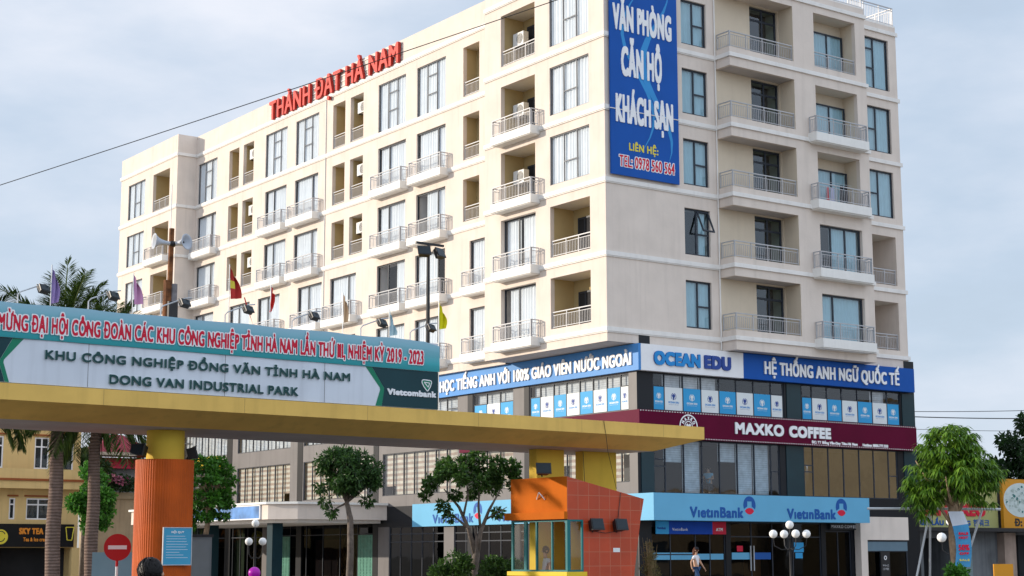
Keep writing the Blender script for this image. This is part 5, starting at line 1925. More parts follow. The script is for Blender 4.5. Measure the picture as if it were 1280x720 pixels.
pts = [(0.02, 2.67), (0.40, 2.67), (0.53, 2.25), (0.60, 1.85), (0.60, 1.5), (0.55, 1.22), (0.14, 1.18), (0.20, 1.6), (0.19, 1.95), (0.13, 2.22)]
Lx = [0.02, 0.13, 0.19, 0.20, 0.17, 0.14]
Rx = [0.42, 0.55, 0.60, 0.62, 0.60, 0.55]
Zx = [2.68, 2.28, 1.95, 1.65, 1.40, 1.17]
for i in range(5):
    for k in range(6):
        f0, f1 = k / 6, (k + 1) / 6
        def P(j, f):
            return (Lx[j] + (Rx[j] - Lx[j]) * f, 0.03 * math.sin(f * 5 + j), Zx[j] + (0.06 * f if 0 < j < 5 else 0))
        mb.quad(P(i + 1, f0), P(i + 1, f1), P(i, f1), P(i, f0), 1 if i == 0 else (2 if i == 4 and False else 0))
part('cloth', mb, [mat('banner_blue', (0.07, 0.30, 0.55), 0.7), mat('banner_white', (0.62, 0.66, 0.74), 0.7)], t, smooth=True)
for s_, z, h in (('SALE', 2.04, 0.075), ('HOT', 1.93, 0.07), ('50%', 1.62, 0.16), ('OFF', 1.50, 0.07)):
    letters(t, s_, 0.27 if s_ != '50%' else 0.25, z, 0.26 if s_ != '50%' else 0.30, h, M_bankred, -0.05, 0.008, 0.004, res=10)
letters(t, 'SALE', 0.26, 1.33, 0.28, 0.06, M_yellowtxt, -0.05, 0.006, 0.004, res=8)

# trees behind
cl = rclumps(r, 22, 0, 0, 7.6, 2.6, 1.9, 0.6, 1.1)
tree('background_tree', 'tall dark tree at the right edge behind the orange food sign', 31.2, 100, [(0, 0, 0, .3), (.1, 0, 3, .25), (0, 0, 6, .15)], cl, 7000, 0.34, LF_far, 31, group='dark trees behind the restaurants')
cl = rclumps(r, 16, 0, 0, 6.3, 1.7, 1.5, 0.5, 0.9)
tree('background_tree', 'lower dark tree between the mango tree and the orange food sign', 27.3, 104, [(0, 0, 0, .3), (.1, 0, 3, .25), (0, 0, 5.5, .12)], cl, 5000, 0.3, LF_far, 32, group='dark trees behind the restaurants')
cl = rclumps(r, 16, 0, 0, 6.2, 1.8, 1.6, 0.5, 0.9)
tree('background_tree', 'dark tree peeping out beside the hotel corner behind the mango tree', 25.2, 103, [(0, 0, 0, .3), (.1, 0, 3, .25), (0, 0, 5.5, .12)], cl, 5000, 0.3, LF_far, 33, group='dark trees behind the restaurants')
cl = rclumps(r, 22, 0, 0, 4.0, 0.95, 1.5, 0.3, 0.5)
tree('round_leaved_tree', 'bright green bushy tree behind the right palm trunk', -18.9, 75, [(0, 0, 0, .12), (.02, 0, 1.5, .10), (0, 0, 3.0, .07), (0, 0, 4.5, .03)], cl, 7500, 0.17, LF_bright, 34, asp=1.5, droop=0.0)
cl = rclumps(r, 10, 0, 0, 8.0, 1.4, 2.0, 0.6, 1.0)
tree('background_tree', 'dark slender tree between the yellow house and the red roofed house', -33.0, 128, [(0, 0, 0, .25), (0, 0, 4, .2), (0, 0, 8, .1)], cl, 3000, 0.4, LF_far, 35)


# palms
def palm(X, Y, H, rr, lab, seed, nfr=36, shaft=True):
    t = thing('royal_palm', lab, 'palm tree', FW, (X, Y, 0), 0, 'palms behind the gate')
    mb = MB()
    n = 14
    mb.tube([(0.02 * math.sin(i), 0, H * i / n) for i in range(n + 1)], [rr * (1.12 - 0.25 * i / n + 0.08 * math.sin(3.1 * i / n)) for i in range(n + 1)], 14)
    part('trunk', mb, M_palmb, t, smooth=True)
    part('crownshaft', MB().tube([(0, 0, H), (0, 0, H + .5), (0, 0, H + 1.3)], [rr * 0.82, rr * 0.7, rr * 0.35], 12), mat('palm_green', (0.07, 0.12, 0.03), 0.5), t, smooth=True)
    r = random.Random(seed)
    lf = MB()
    rc = MB()
    for k in range(nfr):
        az = k * 2.399 + r.uniform(-.2, .2)
        el = R((86, 76, 66, 56, 44, 30, 12, -8, -28, -45)[k % 10] + r.uniform(-6, 6))
        L = r.uniform(2.7, 3.5)
        p = Vector((0, 0, H + 1.1))
        d = Vector((math.cos(az) * math.cos(el), math.sin(az) * math.cos(el), math.sin(el)))
        pts = [p.copy()]
        N = 15
        for i in range(N):
            d = (d + Vector((0, 0, -0.055 - 0.05 * i / N))).normalized()
            p = p + d * (L / N)
            pts.append(p.copy())
        rc.tube(pts, [0.035 * (1 - i / (N + 1)) + 0.006 for i in range(N + 1)], 5)
        for i in range(2, N):
            for q in range(8):
                f = q / 8
                b = pts[i] * (1 - f) + pts[i + 1] * f
                dd = (pts[i + 1] - pts[i]).normalized()
                sd = dd.cross(Vector((0, 0, 1)))
                if sd.length < .05:
                    sd = Vector((1, 0, 0))
                sd.normalize()
                for s in (-1, 1):
                    ll = (0.88 * math.sin(math.pi * (0.12 + 0.82 * (i + f) / N)) + .1) * r.uniform(0.8, 1.1)
                    v = (sd * s + dd * 0.95 + Vector((0, 0, r.uniform(-.55, .35)))).normalized()
                    wv = v.cross(Vector((r.uniform(-.3, .3), r.uniform(-.3, .3), 1)))  .normalized() * 0.019
                    m_ = b + v * ll * 0.55
                    e = b + v * ll + Vector((0, 0, -0.10 * ll))
                    lf.add([b, m_ + wv, e, m_ - wv], [(0, 1, 2, 3)], 0)
    part('frond_stalk', rc, mat('frond_stalk_green', (0.12, 0.15, 0.05), 0.6), t)
    part('crown', lf, LF_palm, t)
    return t


palm(-14.35, 52, 6.5, 0.21, 'palm with the thick grey ringed trunk left of centre between two others', 41)
palm(-13.3, 52.6, 5.7, 0.19, 'shorter palm with a brown ringed trunk nearest the orange column', 42)
palm(-17.2, 51.5, 6.4, 0.21, 'leftmost palm with only its fronds showing at the picture edge', 43)

# low planting
hb = []
for k, (px_, z, rad, lab) in enumerate(((-2.35, 0.92, 0.5, 'low green shrub left of the forked tree trunk'), (-1.75, 1.12, 0.42, 'low green shrub just left of the forked tree foot'), (-0.55, 1.05, 0.42, 'low green shrub right of the forked tree foot'), (0.0, 0.95, 0.42, 'low green shrub beside the guard booth window'))):
    t = thing('shrub', lab, 'shrub', FW, (px_, 54, 0), 0, 'shrubs below the forked tree')
    part('stem', MB().tube([(0, 0, 0), (0.05, 0, z * .7)], [.04, .02], 6), M_bark, t)
    part('foliage', leaf_mb(rclumps(r, 7, 0, 0, z, rad * .6, .28, .2, .34), 1100, 0.14, 60 + k, 2.4, 0.0), LF_mid, t)
t = thing('shrub', 'dry twiggy shrub at the right foot of the guard booth', 'shrub', FW, (4.12, 50.0, 0))
mb = MB()
for k in range(60):
    a, s = r.uniform(0, 6.28), r.uniform(0.02, 0.28)
    h = r.uniform(1.2, 2.05)
    mb.tube([(0.05 * math.cos(a), 0.05 * math.sin(a), 0), (s * .5 * math.cos(a), s * .5 * math.sin(a), h * .5), (s * math.cos(a), s * math.sin(a), h)], [.012, .008, .003], 4)
part('twigs', mb, mat('dry_twig', (0.30, 0.22, 0.11), 0.9, 0.3, 4), t)
part('foliage', leaf_mb([(r.uniform(-.22, .22), r.uniform(-.2, .2), r.uniform(.7, 1.85), .12) for _ in range(30)], 1100, 0.08, 77, 4, -0.3), LF_dry, t)
t = thing('potted_plant', 'bright green bushy potted plant at the mango tree foot', 'plant', FW, (11.45, 43, 0))
part('pot', MB().lathe([(0.001, 0), (.2, 0), (.27, .42), (.24, .42), (.22, .36), (.001, .36)], (0, 0, 0), 18), mat('terracotta', (.3, .12, .06)), t, smooth=True)
part('foliage', leaf_mb(rclumps(r, 7, 0, 0, .95, .22, .15, .14, .22), 900, 0.12, 78, 2.2, 0.1), LF_bright, t)


# ------------------------------------------------------------------ street lamps with globes
def lamp(X, Y, H, globes, rad, lab, top=True):
    t = thing('street_lamp', lab, 'street lamp', FW, (X, Y, 0), 0, 'black street lamps with white globes')
    mb = MB().lathe([(.14, 0), (.14, .1), (.09, .2), (.05, .4), (.04, H - .5), (.05, H - .48)], (0, 0, 0), 12)
    part('post', mb, M_black, t, smooth=True)
    for gx, gy, gz in globes:
        if abs(gx) + abs(gy) > .01:
            part('arm', MB().tube([(0, 0, gz - .55), (gx * .5, gy * .5, gz - .60), (gx * .95, gy * .95, gz - .45), (gx, gy, gz - rad)], .018, 6), M_black, t)
        else:
            part('arm', MB().tube([(0, 0, H - .5), (0, 0, gz - rad)], .02, 6), M_black, t)
        part('globe', MB().ball((gx, gy, gz), rad, 20), M_globe, t, smooth=True)
    return t


lamp(10.70, 64.2, 2.65, [(0, 0, 2.66), (-.64, 0, 2.31), (.64, 0, 2.31), (-.12, .62, 2.31), (.12, -.62, 2.31)], .16, 'black lamp post with five white globes in front of the bank entrance')
lamp(-9.28, 60, 2.75, [(0, 0, 2.68), (-.20, -.15, 2.03), (.26, .1, 2.03)], .14, 'black lamp post with three white globes under the left entrance canopy')
lamp(15.85, 60, 2.6, [(-.38, 0, 2.12), (.38, 0, 2.12), (0, 0.1, 2.7)], .17, 'black lamp post with white globes half hidden behind the mango trunk')

# ------------------------------------------------------------------ houses on the left
FH = Frame((-29.3, 112, 0), R(36))
M_hy = mat('yellow_house_render', (0.70, 0.50, 0.22), 0.8, 0.08, 0.5, streak=0.12)
M_hb = mat('brown_trim', (0.30, 0.09, 0.03), 0.7)
hs = thing('town_house', 'yellow three storey town house with brown trim over a black tea shop', 'house', FH)
mb = MB()
ops = [(-3.6, -1.95, 3.95, 5.35, .3, None), (-4.75, -4.35, 3.95, 5.35, .3, None), (-6.9, -5.6, 3.95, 5.35, .3, None), (-3.2, -2.2, 7.3, 9.4, .3, None), (-6.3, -5.3, 7.3, 9.4, .3, None), (-5.6, -0.3, 0.1, 2.1, 1.5, None), (-13, -6.2, .1, 2.1, 1.5, None), (-1.3, -.5, 7.0, 9.6, .3, None)]
wall(mb, TR(0.0), -14, 0, 0, 11.2, ops)
mb.quad((0, 0, 0), (0, 12, 0), (0, 12, 11.2), (0, 0, 11.2))
mb.quad((-14, 0, 11.2), (0, 0, 11.2), (0, 12, 11.2), (-14, 12, 11.2))
mb.quad((-14, 0, 0), (-14, 12, 0), (-14, 12, 11.2), (-14, 0, 11.2))
part('wall', mb, [M_hy, M_room, M_hy, M_hy, M_hy, M_hy], hs)
for xa, xb, za, zb, _, _ in ops[:5] + ops[7:]:
    o = part('window', win_mesh(xb - xa, zb - za, [(xb - xa) / 2] if xb - xa > .8 else [], [(0.05, xb - xa - .05, (zb - za) * .7)], .09, mats=M_signwhite), None, hs, (xa, .05, za))
    part('pane', pane_mesh(xb - xa, zb - za), M_glassR, o)
    part('lintel', MB().box(-.15, xb - xa + .15, -.2, -.055, zb - za + .1, zb - za + .2), M_hb, o)
mb = MB().box(-9, 0.3, -1.0, -.003, 5.95, 6.45).box(-9.1, .4, -1.1, -.003, 6.453, 6.6, 1)
o = part('balcony', mb, [M_hy, M_hb], hs)
part('parapet', MB().box(-9, .3, -1.0, -.88, 6.603, 7.25), M_hy, o)
part('cornice', MB().box(-14.1, .15, -.25, -.003, 10.3, 10.6), M_hb, hs)
tt = thing('tea_shop_sign', 'black shop sign with orange tea lettering on the yellow house', 'sign', FH, (-9.0, -.15, 2.15))
part('panel', MB().box(0, 8.6, -.25, 0, 0, 1.5), mat('sign_black', (0.008, 0.008, 0.009), .5), tt)
M_ot = mat('orange_letter', (0.72, 0.25, 0.03), .5)
letters(tt, 'SKY TEA', 4.85, .82, 1.65, .42, M_ot, -.253, .03, .02)
letters(tt, '카페', 6.75, .80, .5, .40, M_ot, -.253, .01, .02)
letters(tt, 'Tea & Ice cream', 5.15, .36, 1.75, .26, M_ot, -.253, .012, .01)
mb = MB()
ringxz(mb, 3.65, .65, 0, .48, -.256, 30)
ringxz(mb, 3.65, .62, .24, .30, -.262, 20, 1, 190, 350)
ringxz(mb, 3.65, .72, .26, .32, -.262, 20, 1, 20, 160)
part('round_logo', mb, [M_yellowtxt, M_black], tt)
mb = MB()
for a, b in (((8.02, 1.3), (8.14, .45)), ((8.14, .45), (8.46, .45)), ((8.46, .45), (8.58, 1.3)), ((8.58, 1.3), (8.02, 1.3))):
    mb.tube([(a[0], -.27, a[1]), (b[0], -.27, b[1])], .035, 5)
part('cup_logo', mb, M_yellowtxt, tt)
for k, xx in enumerate((-.2, -5.9)):
    part('shop_pillar', MB().box(xx - .3, xx + .25, -.4, -.003, .05, 2.1), M_hy, hs)
tt = thing('pagoda_house', 'house with a red tiered pagoda roof and flowers on its terrace', 'house', FW, (-31.0, 132, 0), R(30))
mb = MB().box(-3.2, 3.2, 0, 6, 0, 8.9)
part('wall', mb, mat('blue_grey_render', (.30, .33, .36), .8, .1, 1, streak=.2), tt)
part('terrace', MB().box(-3.6, 3.6, -1.6, -.003, 6.0, 6.5).box(-3.4, 3.4, -1.4, -.003, 0, 5.997), mat('worn_beige_render', (.42, .33, .22), .8, .15, .6, streak=.3), tt)
mb = MB()
mb.add([(-2.6, -.8, 9.7), (2.6, -.8, 9.7), (2.6, 6, 9.7), (-2.6, 6, 9.7), (-.5, 2.5, 11.3), (.5, 2.5, 11.3)], [(0, 1, 5, 4), (1, 2, 5), (2, 3, 4, 5), (3, 0, 4), (3, 2, 1, 0)])
mb.add([(-3.3, -1, 8.4), (3.3, -1, 8.4), (3.3, 6.4, 8.4), (-3.3, 6.4, 8.4), (-2.4, 0, 9.3), (2.4, 0, 9.3), (2.4, 5.8, 9.3), (-2.4, 5.8, 9.3)], [(0, 1, 5, 4), (1, 2, 6, 5), (2, 3, 7, 6), (3, 0, 4, 7), (3, 2, 1, 0), (4, 5, 6, 7)])
mb.tube([(0, 2.5, 11.3), (0, 2.5, 12.2)], [.12, .03], 8)
part('roof', mb, mat('red_roof_tile', (.26, .012, .03), .5, .15, 2), tt)
part('eave_board', MB().box(-2.65, 2.65, -.85, -.75, 9.45, 9.69), mat('pale_stone', (.5, .42, .34)), tt)
t = thing('terrace_plants', 'pink flowering plants along the terrace of the red roofed house', 'plant', FW, (-30.8, 130.2, 6.5), R(30))
part('foliage', leaf_mb(rclumps(r, 12, 0, 0, .7, 1.9, .3, .35, .6), 1500, .28, 90, 2, 0), LF_far, t)
part('blossom', leaf_mb(rclumps(r, 8, 0, -.4, .9, 1.6, .3, .2, .35), 300, .2, 91, 1.3, 0), leafmat('pink_blossom', (.35, .08, .16), (.5, .2, .3)), t)

# ------------------------------------------------------------------ restaurants at the right
rs_ = thing('restaurant_building', 'low grey restaurant building in shade beyond the hotel', 'building', FB, (21, 5.4, 0))
mb = MB()
wall(mb, TR(0.0), 0, 22, 0, 5.6, [(5.0, 7.2, .1, 2.4, 1.5, None), (12.3, 15.0, .1, 2.6, 1.5, None), (0.4, 3.8, .1, 2.6, 2, None)])
mb.quad((0, 0, 5.6), (22, 0, 5.6), (22, 10, 5.6), (0, 10, 5.6))
mb.quad((0, 0, 0), (0, 10, 0), (0, 10, 5.6), (0, 0, 5.6))
M_rg = mat('weathered_grey_render', (.16, .17, .18), .8, .25, .9, streak=.4)
part('wall', mb, [M_rg, M_room, M_rg, M_rg, M_rg, M_rg], rs_)
part('door_grille', MB().box(7.3, 8.9, -.1, -.003, .1, 2.3), mat('green_grey_metal', (.20, .27, .28), .5, .1, 4), rs_)
part('pillar', MB().box(11.2, 12.2, -.5, -.003, 0, 2.7), mat('stained_pillar', (.36, .27, .22), .8, .3, 1, streak=.4), rs_)
part('awning', MB().box(0, 22, -1.2, -.003, 2.75, 2.95), M_black, rs_)
tt = thing('food_sign', 'yellow green restaurant sign with big crimson lettering behind the mango tree', 'sign', FB, (22.5, 5.2, 2.97))
m_yg = mat('yellow_green_print', (.40, .40, .16), .5, .12, .25)
part('panel', MB().box(0, 9.45, -.15, 0, 0, 2.05), m_yg, tt)
letters(tt, 'BÁNH XÈO', 3.1, .60, 5.25, .70, M_redtxt, -.153, .06, .04)
letters(tt, 'GÀ LẨU NƯỚNG', 2.9, .10, 4.15, .28, M_bankdk, -.153, .02, .02)
letters(tt, '한워크', 7.3, .10, 1.35, .30, M_bankdk, -.153, .008, .02)
letters(tt, 'QUÁN 1', 5.0, 1.60, 2.4, .33, M_bankdk, -.153, .02, .02)
tt = thing('dish_sign', 'orange sign with a picture of a noodle dish at the right edge', 'sign', FB, (32.0, 4.9, 2.9))
part('panel', MB().box(0, 6, -.2, 0, 0, 2.78), mat('orange_print', (.62, .27, .02), .5, .08, .5), tt)
mb = MB()
pl_ = [(1.55 + 1.5 * math.cos(2 * math.pi * i / 36), -.206, 1.62 + .95 * math.sin(2 * math.pi * i / 36)) for i in range(36)]
mb.add(pl_, [tuple(range(36))], 0)
rr_ = random.Random(9)
for k in range(130):
    a, q = rr_.uniform(0, 6.28), math.sqrt(rr_.random())
    x, z = 1.55 + 1.3 * q * math.cos(a), 1.66 + .78 * q * math.sin(a)
    s = rr_.uniform(.04, .13)
    mb.add([(x + s * math.cos(b), -.209 - k * .0002, z + s * .7 * math.sin(b)) for b in (0, 1.2, 2.4, 3.6, 4.9)], [(0, 1, 2, 3, 4)], rr_.choice((0, 1, 1, 2)))
part('dish_print', mb, [mat('plate_white', (.58, .66, .64), .5), mat('noodle_pale', (.42, .50, .46), .6), mat('herb_teal', (.03, .16, .15), .6)], tt)
letters(tt, 'Đ: 0972.127', .9, .16, 3.6, .42, M_black, -.203, .03, .01)
tt = thing('menu_stand', 'small orange menu board standing below the restaurant door', 'sign', FW, (17.3, 60, 0), .3)
part('panel', MB().box(0, .8, 0, .05, .35, 1.17), MATS['orange_print'], tt)
part('leg', MB().box(.05, .1, .052, .1, 0, 1.1), M_black, tt)
part('leg', MB().box(.7, .75, .052, .1, 0, 1.1), M_black, tt)
tt = thing('pipe_frame', 'galvanised pipe frame with slanting legs in front of the restaurant', 'frame', FW, (10.1, 47, 0))
part('top_rail', MB().tube([(-.05, 0, 2.80), (3.72, 0, 2.77)], .035, 8), M_steel, tt)
part('leg', MB().tube([(1.72, 0, 2.76), (1.05, 0, 0)], .032, 8), M_steel, tt)
part('leg', MB().tube([(3.20, 0, 2.76), (2.20, 0, 0)], .032, 8), M_steel, tt)
part('leg', MB().tube([(1.75, 0.1, 2.76), (1.9, 1.2, 0)], .032, 8), M_steel, tt)

# two houses over the side street, which the cafe windows mirror
for k, (X_, Y_, wd_, ht_, colr, lab) in enumerate(((64, 50, 16, 6.5, (.46, .36, .24), 'low sandy town house out to the right, mirrored in the cafe windows'), (62, 69, 22, 13.0, (.74, .52, .27), 'tall ochre town house out to the right, mirrored in the cafe windows'))):
    F_ = Frame((X_, Y_ + wd_, 0), -math.pi / 2)
    t = thing('town_house', lab, 'house', F_)
    mb = MB()
    ops = [(1.2 + 3.2 * i, 2.8 + 3.2 * i, .9 + 3.0 * j, 2.5 + 3.0 * j, .3, None) for i in range(4) for j in range(int(ht_ // 3))]
    wall(mb, TR(0.0), 0, wd_, 0, ht_, ops)
    mb.quad((0, 0, ht_), (wd_, 0, ht_), (wd_, 9, ht_), (0, 9, ht_))
    mb.quad((0, 0, 0), (0, 9, 0), (0, 9, ht_), (0, 0, ht_))
    mh = mat('house_render_%s' % ('ochre', 'stone')[k], colr, .8, .1, .5, streak=.15)
    part('wall', mb, [mh, M_room, mh, mh, mh, mh], t)
    part('cornice', MB().box(-.2, wd_ + .2, -.3, -.003, ht_ - .5, ht_ - .2), M_trim, t)


# ------------------------------------------------------------------ people
def skin_mesh(name, pts, edges, mats, levels=1, root=0):
    me = bpy.data.meshes.new('tmp_skin')
    me.from_pydata([p[:3] for p in pts], edges, [])
    o = LINK(bpy.data.objects.new('tmp_skin', me))
    md_ = o.modifiers.new('Skin', 'SKIN')
    md_.use_smooth_shade = True
    for i, sv in enumerate(me.skin_vertices[0].data):
        q = pts[i][3]
        sv.radius = (q, q) if not isinstance(q, tuple) else q
        sv.use_root = (i == root)
    ss_ = o.modifiers.new('Sub', 'SUBSURF')
    ss_.levels = levels
    ss_.render_levels = levels
    dg = bpy.context.evaluated_depsgraph_get()
    out = bpy.data.meshes.new_from_object(o.evaluated_get(dg))
    out.name = name
    bpy.data.objects.remove(o)
    bpy.data.meshes.remove(me)
    out.materials.clear()
    out.materials.append(mats)
    return out


def person(lab, M, pose, shirt, trousers, hair=True, hairlong=False, sc_=1.0, helmet=None, capc=None):
    t = LINK(bpy.data.objects.new('person', None))
    t.matrix_world = M @ Matrix.Scale(sc_, 4)
    tag(t, lab, 'person')
    # the figure faces -y; hips at height hz
    if pose == 'sit':
        hz = 0.50
        kn = [(-.13, -.42, .50), (.13, -.42, .50)]
        ft = [(-.13, -.40, .08), (.13, -.40, .08)]
        el = [(-.24, -.10, hz + .24), (.24, -.10, hz + .24)]
        hd_ = [(-.12, -.36, hz + .26), (.12, -.36, hz + .26)]
    elif pose == 'ride':
        hz = 0.74
        kn = [(-.20, -.40, .70), (.20, -.40, .70)]
        ft = [(-.20, -.38, .30), (.20, -.38, .30)]
        el = [(-.29, -.22, hz + .28), (.29, -.22, hz + .28)]
        hd_ = [(-.27, -.50, hz + .30), (.27, -.50, hz + .30)]
    else:
        hz = 0.92
        s = .16 if pose == 'walk' else 0.02
        kn = [(-.10, -s, .50), (.10, s * .3, .50)]
        ft = [(-.10, -s * 1.1, .08), (.10, s * 1.9, .10)]
        el = [(-.25, s * .8, 1.14), (.25, -s * .6, 1.14)]
        hd_ = [(-.25, s * .6, .88), (.24, -s * 1.6, .90)]
    sh = hz + .50
    lean = -.06 if pose in ('sit', 'ride') else 0
    P = [(0, 0, hz, .125), (0, lean * .5, hz + .22, .115), (0, lean, sh - .06, .125), (0, lean, sh + .03, .055), (0, lean - .01, sh + .12, .06), (0, lean - .02, sh + .20, .088), (0, lean - .02, sh + .28, .07)]
    E = [(0, 1), (1, 2), (2, 3), (3, 4), (4, 5), (5, 6)]
    for i, s in enumerate((-1, 1)):
        b = len(P)
        P += [(s * .17, lean, sh - .04, .055), (*el[i], .042), (*hd_[i], .028), (hd_[i][0], hd_[i][1] - .05, hd_[i][2] - .06, .03)]
        E += [(2, b), (b, b + 1), (b + 1, b + 2), (b + 2, b + 3)]
        b = len(P)
        P += [(s * .09, -.01, hz - .06, .085), (*kn[i], .055), (*ft[i], .038), (ft[i][0], ft[i][1] - .14, .04, .032)]
        E += [(0, b), (b, b + 1), (b + 1, b + 2), (b + 2, b + 3)]
    body = part('body', skin_mesh('body', P, E, M_skin), None, t)
    fg = MB()
    for i, s in enumerate((-1, 1)):
        x, y, z = hd_[i][0], hd_[i][1] - .07, hd_[i][2] - .10
        for k in range(4):
            L_ = (.06, .07, .066, .052)[k]
            xx = x + (k - 1.5) * .018
            fg.tube([(xx, y + .02, z + .02), (xx, y - .02, z - L_ * .5), (xx, y + .005, z - L_)], [.009, .0085, .007], 6)
        fg.tube([(x - s * .028, y + .01, z + .05), (x - s * .05, y - .02, z + .01), (x - s * .045, y - .03, z - .02)], [.011, .010, .008], 6)
    hc = (0, lean - .02, sh + .22)
    fg.tube([(hc[0], hc[1] - .08, hc[2] + .02), (hc[0], hc[1] - .112, hc[2] - .025)], [.010, .017], 6)
    part('fingers_and_nose', fg, M_skin, body, smooth=True)
    part('eyes', MB().ball((-.033, hc[1] - .083, hc[2] + .03), .012, 8).ball((.033, hc[1] - .083, hc[2] + .03), .012, 8), M_black, body)
    # clothes: slightly fuller copies of the chains they cover
    Ps = [(0, 0, hz - .02, .145), (0, lean * .5, hz + .22, .138), (0, lean, sh - .06, .145), (0, lean, sh + .0, .07)]
    Es = [(0, 1), (1, 2), (2, 3)]
    for i, s in enumerate((-1, 1)):
        b = len(Ps)
        m_ = [(a + c) / 2 for a, c in zip((s * .17, lean, sh - .04), el[i])]
        Ps += [(s * .175, lean, sh - .045, .072), (*m_, .064)]
        Es += [(2, b), (b, b + 1)]
    part('shirt', skin_mesh('shirt', Ps, Es, shirt), None, t)
    Pt = [(0, 0, hz, .138)]
    Et = []
    for i, s in enumerate((-1, 1)):
        b = len(Pt)
        Pt += [(s * .09, -.01, hz - .07, .10), (*kn[i], .072), (ft[i][0], ft[i][1], ft[i][2] + .06, .056)]
        Et += [(0, b), (b, b + 1), (b + 1, b + 2)]
    part('trousers', skin_mesh('trousers', Pt, Et, trousers), None, t)
    sm = MB()
    for i in range(2):
        x, y, z = ft[i]
        sm.box(x - .045, x + .045, y - .2, y + .06, z - .08, z - .005)
    part('shoe', sm, M_black, t)
    hm_ = MB()
    if helmet:
        hm_.ball((0, hc[1] + .005, hc[2] + .03), .135, 20)
        part('helmet', hm_, helmet, t, smooth=True)
    else:
        hm_.ball((0, hc[1] + .03, hc[2] + .03), .103, 18, 0, 1.10)
        if hairlong:
            hm_.tube([(0, hc[1] + .08, hc[2] + .02), (0, hc[1] + .11, hc[2] - .14), (0, hc[1] + .10, hc[2] - .28)], [.085, .075, .03], 10)
        rh = np.random.default_rng(4)
        hc3 = np.array([0, hc[1] + .03, hc[2] + .03])
        for k_ in range(900):
            th, ph_ = rh.random() * 6.283, math.acos(1 - 1.55 * rh.random())
            st = []
            for q_ in range(4):
                pp = min(ph_ + q_ * .14, 2.5)
                rr2 = .108 + .006 * rh.random() + .002 * q_
                st.append(hc3 + rr2 * np.array([math.sin(pp) * math.cos(th + .05 * q_), math.sin(pp) * math.sin(th + .05 * q_), 1.08 * math.cos(pp)]))
            sdv = np.array([-math.sin(th), math.cos(th), 0]) * .004
            o_ = len(hm_.v)
            for q_ in st:
                hm_.v += [tuple(q_ - sdv), tuple(q_ + sdv)]
            for q_ in range(3):
                hm_.f.append((o_ + 2 * q_, o_ + 2 * q_ + 1, o_ + 2 * q_ + 3, o_ + 2 * q_ + 2))
                hm_.m.append(0)
        part('hair', hm_, hair if hair is not True else M_hair, t)
        part('ear', MB().ball((-.098, hc[1] + .0, hc[2] - .005), .028, 8), M_skin, body, smooth=True)
        part('ear', MB().ball((.098, hc[1] + .0, hc[2] - .005), .028, 8), M_skin, body, smooth=True)
        if capc:
            part('cap', MB().lathe([(.112, .05), (.11, .09), (.075, .14), (.001, .155)], (0, hc[1], hc[2]), 16), capc, t, smooth=True)
    return t


M_jean = mat('blue_denim', (0.03, 0.07, 0.16), .8, .2, 12)
M_shw = mat('white_cotton', (.72, .70, .72), .8, .06, 6)
M_shb = mat('sky_blue_cotton', (.22, .45, .58), .8, .06, 6)
M_dk = mat('dark_cloth', (.02, .02, .025), .8, .1, 6)
MT = lambda F_, loc, rz=0: F_.at(loc, rz)
person('person in a white top and blue jeans walking past the bank entrance', MT(FW, (7.72, 70.2, 0.12), R(60)), 'walk', M_shw, M_jean, mat('brown_hair', (.10, .03, .015), .5), True, 0.97, capc=M_dk)
person('person in a sky blue shirt sitting at the cafe window upstairs', MT(FB, (6.35, 0.75, 4.12), R(-60)), 'sit', M_shb, M_dk)
ch = thing('cafe_chair', 'dark cafe chair under the person at the upstairs window', 'chair', FB, (6.35, 0.75, 4.12), R(-60))
part('seat', MB().box(-.22, .22, -.22, .22, .34, .38), M_dk, ch)
part('backrest', MB().box(-.22, .22, .20, .24, .38, .85), M_dk, ch)
for x, y in ((-.2, -.2), (.2, -.2), (-.2, .2), (.2, .2)):
    part('leg', MB().box(x - .02, x + .02, y - .02, y + .02, 0, .34), M_black, ch)
ct = thing('cafe_table', 'small dark cafe table in front of the person at the upstairs window', 'table', FB, (5.72, 0.55, 4.12))
part('tabletop', MB().lathe([(.001, .70), (.34, .70), (.34, .73), (.001, .73)], (0, 0, 0), 24), mat('dark_timber', (.08, .04, .02)), ct)
part('leg', MB().lathe([(.18, 0), (.18, .02), (.03, .04), (.03, .70)], (0, 0, 0), 12), M_black, ct)
person('person in a white shirt standing inside the guard booth', MT(FG, (13.25, 2.0, 0.0), R(-90)), 'stand', M_shw, M_dk)


